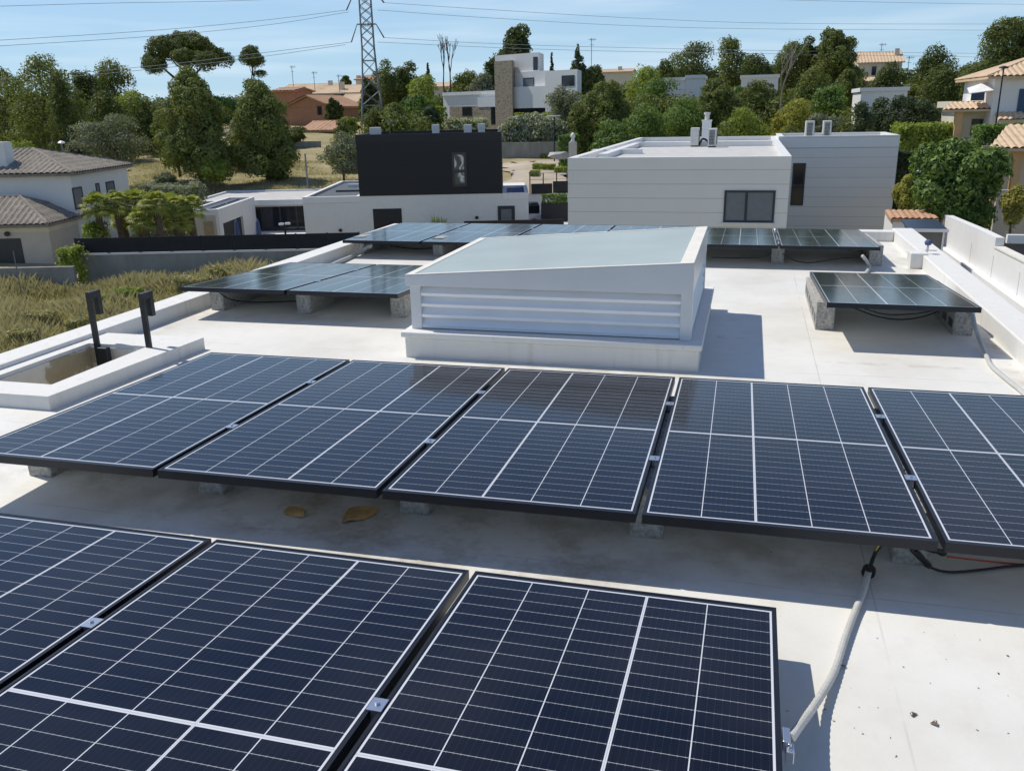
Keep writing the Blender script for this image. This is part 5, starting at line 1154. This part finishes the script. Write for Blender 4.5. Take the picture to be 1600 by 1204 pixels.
MB().tube([(p.x, p.y, -4.4), (p.x, p.y, z3)], .045, 8).build('pole', M['wallwhite'], t); MB().lathe((p.x, p.y, z3-.02), [(.06, 0), (.15, .22), (.2, .24), (.04, .36), (.01, .42)], 8).build('lantern_head', M['lamp'], t)
p = at_D(866, 214, 66); t = empty('street_lamp', (p.x, p.y, gxy(p.x, p.y)), 'slim black garden lamp in front of the flowering hedge', 'street lamp'); z3 = at_D(867, 182, 66).z
MB().tube([(p.x, p.y, gxy(p.x, p.y)), (p.x, p.y, z3)], .05, 7).build('pole', M['black'], t); MB().box(p.x-.55, p.x+.45, p.y-.2, p.y+.2, z3, z3+.08).build('lamp_head', M['lamp'], t)

# ================================================================== PYLON, WIRES, MASTS
Dp = 95; base = at_D(583, 235, Dp)
def wpx_(y):
    ks = [(0, 22), (75, 23.5), (115, 28), (160, 37), (205, 46), (240, 53)]
    for (a_, wa), (b2, wb) in zip(ks, ks[1:]):
        if y <= b2: return wa+(wb-wa)*(y-a_)/(b2-a_)
    return 53
axis = at_D(582, 180, Dp); ax, ay = axis.x, axis.y
zof = lambda y: at_D(575, y, Dp).z
pg = gxy(ax, ay)
py_ = empty('pylon', (ax, ay, pg), 'tall galvanised lattice power pylon left of centre', 'pylon')
mb = MB(); rzp = .45
levels = [-60, -38, -20, -4, 10, 24, 40, 56, 75, 95, 118, 142, 165, 188, 212, 245]
def corner(i, y):
    s = wpx_(max(y, 0))/F_PX*Dp/(math.cos(rzp)+math.sin(rzp))/1.0; a_ = rzp; sx, sy = ((-1, -1), (1, -1), (1, 1), (-1, 1))[i]
    X_, Y_ = sx*s/2, sy*s/2; return Vector((ax+X_*math.cos(a_)-Y_*math.sin(a_), ay+X_*math.sin(a_)+Y_*math.cos(a_), zof(y)))
lv = levels
for i in range(4):
    for j in range(len(lv)-1):
        mb.beam(corner(i, lv[j]), corner(i, lv[j+1]), .10)
        a_, b_ = corner(i, lv[j]), corner((i+1) % 4, lv[j+1]); mb.beam(a_, b_, .048); a_, b_ = corner((i+1) % 4, lv[j]), corner(i, lv[j+1]); mb.beam(a_, b_, .048)
        if j % 3 == 0: mb.beam(corner(i, lv[j]), corner((i+1) % 4, lv[j]), .048)
mb.build('lattice', M['pylon'], py_)
tips = []
for (ya, tips_) in ((38, ((549, 66), (600, 59))), (-14, ((541.5, 16), (600, 4.5)))):
    zz_ = zof(ya); u_ = Vector((math.cos(.35), math.sin(.35), 0))
    for sgn, tp in zip((-1, 1), tips_):
        tip = at_D(tp[0], tp[1], Dp+(-1 if sgn < 0 else 1)); hang = Vector((ax, ay, zz_))+u_*sgn*.95
        am = MB().beam(Vector((ax, ay, zz_))+u_*sgn*.02, hang, .10).build('cross_arm', M['pylon'], py_); MB().tube([hang, tip], [.04, .07], 6).build('insulator', M['frame'], am); tips.append(tip)
def wire(pts, label):
    P = spline(pts, 8); o = MB().tube(P, .02, 4).build('power_line', M['wire'], loc=P[0]); tag(o, label, 'power line', 'power lines across the sky')
Dl = 78
def wpt(l): return [at_D(*q) for q in l]
wire(wpt([(549, 66, 94), (400, 84, 88), (250, 102, 82), (0, 124, 74), (-150, 134, 68)]), 'lowest left power line passing before the umbrella pine')
wire(wpt([(540, 70, 94), (400, 90, 89), (250, 107, 83), (0, 130, 75), (-150, 141, 70)]), 'second lowest left power line, just under the first')
wire(wpt([(541.5, 16, 94), (420, 31, 90), (250, 47, 85), (0, 63, 78), (-150, 70, 72)]), 'upper left power line high over the umbrella pine')
wire(wpt([(545, 19, 95), (420, 39, 91), (250, 56, 87), (0, 72, 79), (-150, 80, 75)]), 'left power line just under the upper one')
wire(wpt([(540, -6, 94), (350, 2, 92), (180, 5, 88), (0, 10, 80)]), 'topmost left power line near the picture corner')
wire(wpt([(600, 59, 96), (760, 68, 102), (950, 74, 110), (1250, 80, 122), (1700, 86, 140)]), 'right power line low over the villa')
wire(wpt([(590, 66, 96), (760, 74, 101), (950, 80, 108), (1250, 85, 120), (1700, 92, 138)]), 'right power line just under the villa one')
wire(wpt([(600, 4.5, 96), (760, 15, 102), (1000, 29, 110), (1250, 37, 120), (1700, 38, 140)]), 'right power line high over the villa')
wire(wpt([(590, 16, 96), (760, 28, 102), (1000, 41, 110), (1250, 46, 120), (1700, 48, 140)]), 'right power line just under the high one')
wire(wpt([(1080, -4, 110), (1300, 2, 118), (1500, 6, 125), (1700, 8, 135)]), 'topmost right power line near the picture corner')
for px, y0_, y1_, D, l in ((924, 60, 112, 150, 'tall thin tv mast over the skyline right of the villa'), (459, 103, 140, 170, 'tv mast on the skyline terrace left of the pylon'), (492, 112, 140, 170, 'short tv mast between the terrace chimneys'), (1376, 68, 90, 155, 'tv mast over the cream hill house'), (1417, 88, 125, 150, 'thin mast right of the cream hill house'), (530, 117, 136, 165, 'stubby tv mast behind the pylon left leg')):
    p = at_D(px, y1_, D); zt3 = at_D(px, y0_, D).z; mb = MB().tube([(p.x, p.y, p.z-1), (p.x, p.y, zt3)], .05, 5); mb.tube([(p.x-.5, p.y, zt3-.2), (p.x+.8, p.y, zt3-.2)], .035, 4); mb.tube([(p.x-.3, p.y, zt3-1), (p.x+.4, p.y, zt3-1)], .03, 4)
    for k in range(4): mb.tube([(p.x-.2+k*.25, p.y, zt3-.45), (p.x-.2+k*.25, p.y, zt3+.05)], .02, 4)
    tag(mb.build('tv_antenna', M['pylon'], loc=p), l, 'antenna')

# ================================================================== TREES
T = tree
T(55, 82, 130, 72, 'pine', 'pine', 'big dense pine at the left edge, tallest of the left clump')
T(4, 104, 70, 78, 'pine', 'pine', 'pine cut by the left edge behind the tallest one')
T(88, 108, 62, 68, 'pine', 'pine2', 'dark narrow pine leaning against the right of the left clump')
T(170, 88, 84, 92, 'round', 'pine', 'round topped pine behind the grey olive, right of the left clump', name='pine_tree')
T(128, 106, 52, 86, 'round', 'pine2', 'smaller pine between the left clump and the round topped pine', name='pine_tree')
T(172, 176, 112, 60, 'olive', 'olive', 'wide grey green olive tree behind the grey tiled roof')
T(205, 140, 60, 84, 'round', 'lime', 'yellow green palmlike tree behind the olive', name='tree')
T(228, 150, 66, 80, 'round', 'pine2', 'dark tree filling the gap left of the central dense pine')
T(160, 140, 90, 76, 'pine', 'pine2', 'dark pine directly behind the wide olive')
T(120, 218, 46, 62, 'round', 'olive', 'low olive bush at the left foot of the wide olive', cat='bush', name='bush')
T(30, 218, 54, 58, 'round', 'lime', 'low yellow green bush behind the left roof chimney', cat='bush', name='bush')
T(286, 47, 126, 98, 'umbrella', 'pine2', 'wide spreading umbrella pine, tallest on the left skyline', n=15000, leaf=.13, ybase=205)
T(391, 70, 36, 104, 'smallumbrella', 'pine2', 'small umbrella pine on a thin curved bare trunk', n=5000, leaf=.11, ybase=190)
T(292, 104, 112, 59, 'pine', 'pine', 'big dense dark pine standing in the dry field below the umbrella pine', n=22000, ybase=283)
T(265, 150, 70, 62, 'pine', 'pine', 'pine growing against the left flank of the big field pine', ybase=270)
T(402, 121, 106, 61, 'pine', 'pine', 'second big field pine, feathery, left of the orange house', n=20000, ybase=275)
T(372, 175, 54, 66, 'pine', 'olive', 'pale lower pine between the two big field pines')
T(340, 148, 80, 96, 'round', 'broad', 'green tree behind the gap between the two big field pines')
T(330, 244, 42, 57, 'round', 'lime', 'small young yellow green tree in the dry field', n=4000, ybase=297)
T(258, 268, 34, 58, 'round', 'olive', 'small shrub left of the foot of the big field pine', cat='bush', name='bush', trunk=False)
T(455, 198, 46, 84, 'round', 'pine2', 'dark green bush before the orange house', cat='bush', name='bush')
T(432, 262, 30, 60, 'round', 'pine2', 'dark low shrub right of the feathery field pine', cat='bush', name='bush', trunk=False)
T(535, 185, 56, 66, 'pine', 'pine', 'light pine rising behind the grey olive by the black house', ybase=270)
T(532, 204, 66, 60, 'olive', 'olive', 'grey olive tree against the left side of the black house', ybase=282)
T(520, 152, 26, 100, 'round', 'pine2', 'small dark tree right of the orange house')
T(540, 118, 18, 175, 'round', 'pine2', 'tiny dark tree on the skyline terrace')
T(540, 182, 30, 92, 'round', 'lime', 'pale bush under the pylon left leg', cat='bush', name='bush')
T(600, 92, 52, 108, 'round', 'pine', 'round dark tree touching the pylon on its right')
T(630, 94, 50, 110, 'round', 'pine2', 'round dense tree, second right of the pylon')
T(575, 120, 40, 104, 'pine', 'pine2', 'dark tree inside the pylon legs')
T(655, 114, 52, 104, 'round', 'lime', 'light green tree right of the two round ones')
T(668, 98, 15, 150, 'cone', 'cedar', 'small tiered norfolk pine left of the bare tree')
T(615, 160, 60, 84, 'pine', 'pine', 'feathery pine behind the black house roof, right of the pylon')
T(585, 165, 50, 82, 'round', 'pine2', 'dark shrubby tree at the pylon foot')
T(650, 146, 68, 92, 'round', 'broad', 'broad dark tree left of the stone villa')
T(672, 165, 30, 86, 'column', 'cedar', 'dark cypress tight against the left end of the villa')
T(730, 108, 60, 112, 'round', 'pine', 'thin leafy tree behind the villa lower roof')
T(752, 112, 44, 108, 'round', 'olive', 'greyish tree behind the villa left of its tower')
T(806, 38, 84, 118, 'pine', 'pine2', 'tall pine towering behind the villa', n=12000)
T(765, 95, 34, 116, 'round', 'pine2', 'lower pine limb mass left of the tall villa pine', name='pine_tree')
T(862, 82, 17, 120, 'cone', 'cedar', 'slim norfolk pine behind the villa flat roof')
T(903, 68, 54, 112, 'cone', 'cedar', 'pointed dark cedar right of the villa', n=7000)
T(925, 100, 36, 112, 'round', 'pine2', 'dark low tree at the right foot of the pointed cedar')
T(884, 130, 50, 76, 'olive', 'olive', 'grey olive before the right block of the villa')
T(945, 126, 96, 74, 'pine', 'pine', 'large yellow green pine right of the villa', n=15000)
T(905, 160, 50, 72, 'pine', 'pine', 'smaller pine leaning left of the large yellow green one')
T(1005, 96, 60, 98, 'round', 'lime', 'light leafy tree behind the large yellow green pine')
T(1020, 120, 66, 88, 'round', 'broad', 'broad green tree before the white annex')
T(1040, 92, 40, 112, 'round', 'pine', 'tree between the light leafy tree and the skyline pines')
T(1085, 62, 80, 118, 'round', 'pine2', 'leftmost skyline pine of the right hand group')
T(1146, 55, 48, 122, 'round', 'pine', 'pointed skyline pine, second of the right hand group')
T(1186, 78, 56, 116, 'round', 'pine2', 'low round skyline tree, third of the right hand group')
T(1194, 128, 64, 92, 'round', 'pine2', 'dark tree hiding the foot of the long white flat roof')
T(1160, 134, 50, 94, 'round', 'broad', 'leafy tree at the left end of the long white flat roof')
T(1236, 60, 62, 122, 'round', 'pine', 'round skyline pine, fourth of the right hand group', name='pine_tree')
T(1268, 55, 36, 124, 'round', 'pine2', 'small skyline pine squeezed before the tallest right one', name='pine_tree')
T(1308, 42, 76, 122, 'round', 'pine', 'tallest round skyline pine left of the cream hill house', name='pine_tree', n=12000)
T(1125, 122, 92, 72, 'pine', 'pine', 'yellow green pine behind the clad house chimney', n=13000)
T(1068, 150, 76, 70, 'round', 'broad', 'dark laurel tree left of the clad house chimney')
T(1010, 158, 74, 66, 'round', 'broad', 'dark leafy tree over the left end of the clad house roof')
T(960, 186, 74, 62, 'round', 'broad', 'low dark leafy tree behind the left corner of the clad house', n=9000)
T(1165, 165, 72, 64, 'round', 'lime', 'bright green low tree right of the clad house chimney')
T(1180, 124, 80, 84, 'pine', 'pine', 'pine left of the bleached dead tree')
T(1130, 190, 60, 60, 'round', 'pine', 'low dark pine shrub just above the clad house roof', cat='bush', name='bush')
T(1235, 196, 50, 62, 'round', 'pine', 'low green shrub between the chimney and the rear units', cat='bush', name='bush')
T(1245, 154, 52, 66, 'column', 'bamboo', 'yellow green bamboo clump behind the rear wing', name='bamboo_clump')
T(1222, 168, 40, 68, 'column', 'bamboo', 'shorter bamboo clump at the left of the taller', name='bamboo_clump')
T(1268, 100, 56, 92, 'round', 'pine', 'pine just right of the bleached dead tree', name='pine_tree')
T(1300, 130, 60, 84, 'round', 'broad', 'green tree below the tallest skyline pine')
T(1326, 106, 40, 100, 'round', 'pine', 'small pine left of the cream hill house', name='pine_tree')
T(1388, 94, 48, 104, 'round', 'pine2', 'round dark tree before the cream hill house')
T(1290, 176, 50, 70, 'round', 'olive', 'thin grey shrub behind the rear wing units', cat='bush', name='bush')
for k, (px, yt, l) in enumerate(((1350, 158, 'leftmost'), (1375, 152, 'second'), (1400, 148, 'third'), (1428, 150, 'fourth'), (1452, 155, 'fifth'), (1475, 158, 'rightmost'))):
    T(px, yt, 40, 62+k % 2, 'column', 'cedar', l+' dark feathery casuarina of the row behind the bright hedge', group='row of dark casuarinas', name='casuarina')
T(1466, 68, 66, 104, 'round', 'pine2', 'round skyline pine left of the tiled villa', name='pine_tree')
T(1478, 98, 92, 92, 'pine', 'pine2', 'broad dark pine below the round skyline one')
T(1425, 130, 60, 96, 'round', 'pine', 'lower green pine right of the cream hill house', name='pine_tree')
T(1580, 24, 110, 92, 'round', 'pine', 'huge pine at the top right corner', name='pine_tree', n=16000)
T(1522, 96, 44, 88, 'round', 'pine2', 'dark tree left of the huge corner pine')
T(1514, 213, 122, 35, 'broad', 'broad', 'big glossy leafy tree overhanging the white boundary wall', n=13000, leaf=.125, ybase=400, name='leafy_tree')
T(1466, 222, 66, 40, 'broad', 'broad', 'smaller leafy tree at the left of the big glossy one', n=6500, leaf=.12, ybase=360, name='leafy_tree')
T(1418, 272, 36, 37, 'round', 'bamboo', 'yellow green shrub beside the right corner of the clad house', n=4500, leaf=.06, cat='bush', name='bush', ybase=345)
T(1590, 288, 44, 33, 'round', 'yucca', 'yellow fronded shrub at the right edge under the arcade', n=4000, leaf=.07, cat='bush', name='bush', ybase=372)
def woodland(name, label, segs, D, mat, seed, n, leaf, rad=3.2):
    rg = np.random.default_rng(seed); lo = []
    for x0, x1, y in segs:
        for px in np.arange(x0, x1, 13):
            p = at_D(px+rg.uniform(-6, 6), y+rg.uniform(-5, 12), D+rg.uniform(-6, 6)); r = rad*rg.uniform(.55, 1.15); zg = gxy(p.x, p.y)
            lo.append((p.x, p.y, p.z-r*.8, r, r, r*.8)); lo.append((p.x, p.y, (p.z-r+zg)/2, r*1.1, r*1.1, max(1., (p.z-r-zg)/2+.5)))
    P, N = lobe_points(lo, n, seed); org = np.array([lo[0][0], lo[0][1], 0])
    o = bpy.data.objects.new(name, leaf_mesh(name, P-org, N, leaf, M[mat], seed)); COL.objects.link(o); o.location = org; tag(o, label, 'woodland', kind='stuff')
woodland('far_woodland', 'far wooded hillside behind the houses', [(-60, 430, 148), (590, 690, 140), (700, 780, 132), (905, 1060, 128), (1040, 1350, 100), (1400, 1620, 110)], 135, 'pine2', 11, 60000, .26)
woodland('near_woodland', 'dense scrub and trees of the garden belt behind the roofs', [(-60, 250, 178), (590, 672, 172), (905, 1130, 150), (1080, 1340, 158), (1400, 1480, 165)], 86, 'pine', 12, 70000, .17, 2.2)
# bare trees
def bare(px, yt, yb, D, label, mat='palebark', spread=1.0, seed=1):
    p = at_D(px, yb, D); h = at_D(px, yt, D).z-p.z; rr = random.Random(seed); mb = MB()
    def br(a_, d_, l_, r_, k):
        b_ = a_+d_*l_; mid = a_.lerp(b_, .5)+Vector((rr.uniform(-.05, .05), rr.uniform(-.05, .05), 0))*l_
        mb.tube([a_, mid, b_], [r_, r_*.8, r_*.6], 5)
        if k > 0:
            for _ in range(3):
                nd = (d_+Vector((rr.uniform(-.6, .6), rr.uniform(-.6, .6), rr.uniform(0, .5)))*spread).normalized(); br(b_, nd, l_*rr.uniform(.55, .8), r_*.6, k-1)
    br(Vector((p.x, p.y, p.z-1)), Vector((0, 0, 1)), 1+h*.38, h*.03, 4)
    t = empty('bare_tree', (p.x, p.y, p.z-1), label, 'tree'); mb.build('branches', M[mat], t)
bare(694, 84, 135, 112, 'bare leafless tree left of the villa, on the left of a pair', 'bark', .45, 4)
bare(704, 80, 135, 114, 'bare leafless tree left of the villa, on the right of a pair', 'bark', .4, 9)
bare(1220, 108, 165, 70, 'bleached dead tree with twisted limbs among the green trees', 'palebark', 1.1, 12)
# hedges
for px, yt, w_, l in ((796, 183, 40, 'leftmost'), (818, 176, 40, 'second'), (842, 174, 42, 'third, tallest'), (866, 180, 36, 'fourth'), (884, 188, 26, 'rightmost, smallest')):
    T(px, yt, w_, 72, 'round', 'flower', l+' white blossoming shrub above the pale retaining wall', group='row of white blossoming shrubs', name='flowering_shrub', cat='shrub', trunk=False, n=3000, leaf=.12)
hedge_px('hedge', 'white blossoming shrub before the villa stone wall', 694, 760, 187, 203, 84, 2, 'flower', .14, lump=.6)
hedge_px('hedge', 'green clipped hedge under the villa middle windows', 803, 866, 178, 196, 84, 2, 'lime', .14)
hedge_px('hedge', 'long low hedge behind the dark grey field wall', 404, 520, 228, 246, 88, 2, 'pine2', .14)
hedge_px('hedge', 'bright green hedge behind the clad house right corner', 1402, 1492, 196, 236, 56, 2.5, 'lime', .09, lump=.5, dens=1.4)
hedge_px('hedge', 'dark clipped hedge with a flat top under the bright one', 1400, 1470, 238, 300, 48, 2, 'cedar', .08, dens=1.4)
hedge_px('hedge', 'green clipped hedge in front of the tiled villa', 1530, 1640, 196, 224, 46, 2, 'broad', .08, dens=1.4)
hedge_px('hedge', 'straggly ivy mass left of the pale lantern pillar', 872, 900, 212, 236, 62, 1.5, 'broad', .1)
hedge_px('hedge', 'greyish low shrubs behind the palms', 205, 305, 292, 320, 47, 2.0, 'olive', .09, lump=.6)
hedge_px('hedge', 'ivy hedge at the left end of the villa', 678, 692, 168, 200, 86, 1.5, 'lime', .14)
hedge_px('hedge', 'bright bush growing by the garage corner under the dark fence', 88, 118, 388, 418, 35.2, .8, 'lime', .07, lump=.6, cat='bush')
hedge_px('hedge', 'green bush on the garage side behind the fence', 128, 150, 352, 370, 38, 1, 'lime', .07, lump=.6, cat='bush')
for px, yt, D, hw_, l in ((850, 256, 62, 16, 'near'), (858, 236, 70, 12, 'far'), (876, 259, 61, 8, 'small right'), (836, 262, 60, 6, 'small left')):
    p = at_D(px, yt, D); r_ = hw_/F_PX*D; g0 = gxy(p.x, p.y); mass('weed_patch', l+' patch of green weeds on the bare sand', 'weeds', [(p.x-r_, p.x+r_, p.y-.5, p.y+.5, g0, g0+.32)], 'lime', .07, 1, 'weed patches on the sand', .6)

# fan palms
def palm(px, yt, D, label, w=58, seed=0):
    rr = random.Random(seed); p = at_D(px, yt, D); zb_ = gxy(p.x, p.y); h = p.z-zb_; r = w/F_PX*D/2
    t = empty('fan_palm', (p.x, p.y, zb_), label, 'palm', 'fan palms behind the dark fence'); c = Vector((p.x, p.y, p.z-r*.75))
    MB().tube([(p.x, p.y, zb_-.2), (p.x+.05, p.y, zb_+h*.4), c], [.2, .16, .13], 9).build('trunk', M['bark'], t)
    mb = MB()
    for k in range(44):
        a_ = k*2.4; el = 1.25-1.9*(k/44)+rr.uniform(-.15, .15); d_ = Vector((math.cos(a_)*math.cos(el), math.sin(a_)*math.cos(el), math.sin(el))); s_ = d_.cross(Vector((0, 0, 1))).normalized()
        L0 = r*rr.uniform(.45, .62); hub = c+d_*L0; mb.tube([c, hub], .012, 3, False)
        fr_ = r*rr.uniform(.42, .55); up_ = s_.cross(d_)
        for j in range(13):
            th = -1.5+3.0*j/12; dd = (d_*math.cos(th)+s_*math.sin(th)); tip = hub+dd*fr_+Vector((0, 0, -fr_*(.25+.25*rr.random()))); mid = hub+dd*fr_*.55
            q_ = (dd.cross(up_)).normalized()*fr_*.075; mb.add([hub, mid-q_, tip, mid+q_], [(0, 1, 2, 3)])
    mb.build('fronds', M['palm'], t)
for i, (px, yt, w_, l) in enumerate(((148, 303, 56, 'leftmost fan palm with yellowing fronds behind the dark fence'), (178, 300, 52, 'second fan palm from the left behind the dark fence'), (208, 297, 62, 'third fan palm from the left, tallest of the row'),
                                  (240, 300, 56, 'fourth fan palm from the left behind the dark fence'), (268, 303, 56, 'fifth fan palm from the left, before the dry field'), (294, 306, 54, 'rightmost fan palm beside the white pool house'),
                                  (222, 322, 58, 'low fan palm in front between the third and fourth'), (278, 324, 52, 'low fan palm in front near the pool house'), (190, 328, 46, 'low fan palm in front of the second one'))):
    palm(px, yt, 38.5+.8*(i % 3), l, w_, i)

# grasses -----------------------------------------------------------
def grass(name, label, region, n, hmin, hmax, wdt, mat='grass', seed=1, D0=22, D1=35.6):
    rg = np.random.default_rng(seed); P = []
    k = 0
    while len(P) < n and k < n*20:
        k += 1; px = rg.uniform(region[0], region[1]); D = rg.uniform(D0, D1); p = at_D(px, 400, D); x, y = p.x, p.y
        if XL-.6 < x < XR+.6 and y < YB+.6: continue
        xs = (p-CAM).dot(_r0)
        if D1 < 37 and ((xs < v1+.2 and D > Yv-.2) or D > Yw-.1): continue
        d_ = math.sin(x*.9+1.3*math.sin(y*.7))*math.sin(y*1.1+x*.4); 
        if rg.random() > .55+.45*d_: continue
        P.append((x, y, gxy(x, y)-.03, d_))
    P = np.array(P); n = len(P); ang = rg.uniform(0, 6.28, n); h = rg.uniform(hmin, hmax, n)*(1+.45*P[:, 3]); lean = rg.normal(0, .28, (n, 2))*h[:, None]
    w_ = wdt*rg.uniform(.6, 1.4, n); dx, dy = np.cos(ang)*w_, np.sin(ang)*w_
    V = np.zeros((n, 4, 3)); V[:, 0] = P[:, :3]; V[:, 1] = P[:, :3]; V[:, 0, 0] -= dx; V[:, 0, 1] -= dy; V[:, 1, 0] += dx; V[:, 1, 1] += dy
    V[:, 2] = P[:, :3]; V[:, 2, 2] += h*.6; V[:, 2, 0] += lean[:, 0]*.35+dx*.8; V[:, 2, 1] += lean[:, 1]*.35+dy*.8; V[:, 3] = P[:, :3]; V[:, 3, 2] += h; V[:, 3, :2] += lean
    F = np.stack([np.arange(n)*4, np.arange(n)*4+1, np.arange(n)*4+2, np.arange(n)*4+3], 1)
    me = bpy.data.meshes.new(name); me.vertices.add(4*n); me.vertices.foreach_set('co', V.reshape(-1, 3).astype(np.float32).ravel()); me.loops.add(4*n); me.loops.foreach_set('vertex_index', F.ravel().astype(np.int32))
    me.polygons.add(n); me.polygons.foreach_set('loop_start', np.arange(0, 4*n, 4, dtype=np.int32)); me.update(calc_edges=True); me.materials.append(M[mat])
    o = bpy.data.objects.new(name, me); COL.objects.link(o); return tag(o, label, 'grass', kind='stuff')
grass('field_grass', 'tall dry grass filling the vacant plot left of the roof', (-60, 560), 230000, .14, .36, .006)
grass('straw_stalks', 'pale straw stalks standing above the tall grass of the vacant plot', (-60, 560), 22000, .3, .6, .005, mat='straw', seed=9)
for i, (px, D, w_) in enumerate(((150, 31, 34), (196, 32, 40), (52, 29, 44), (110, 28, 36), (300, 33, 50), (345, 34, 30), (20, 27, 40))):
    p = at_D(px, 430, D); r_ = w_/F_PX*D/2; mass('weed_bush', ['greener weed bush in the dry plot near the wall end', 'wide green weed bush right of the greener one in the plot', 'olive weed bush near the left edge of the plot', 'olive weed bush in the middle of the plot', 'long weed bush by the concrete garden wall', 'small weed bush near the farther wall foot', 'weed bush at the left edge of the picture'][i], 'bush',
         [(p.x-r_, p.x+r_, p.y-r_*.7, p.y+r_*.7, gxy(p.x, p.y), gxy(p.x, p.y)+.55)], 'lime' if i < 2 else 'grass', .05, 1.0, 'weed bushes in the vacant plot', .5)
grass('meadow_grass', 'short dry grass over the field under the pines', (190, 590), 40000, .06, .16, .02, mat='straw', seed=5, D0=49, D1=76)
print('objects', len(bpy.data.objects))
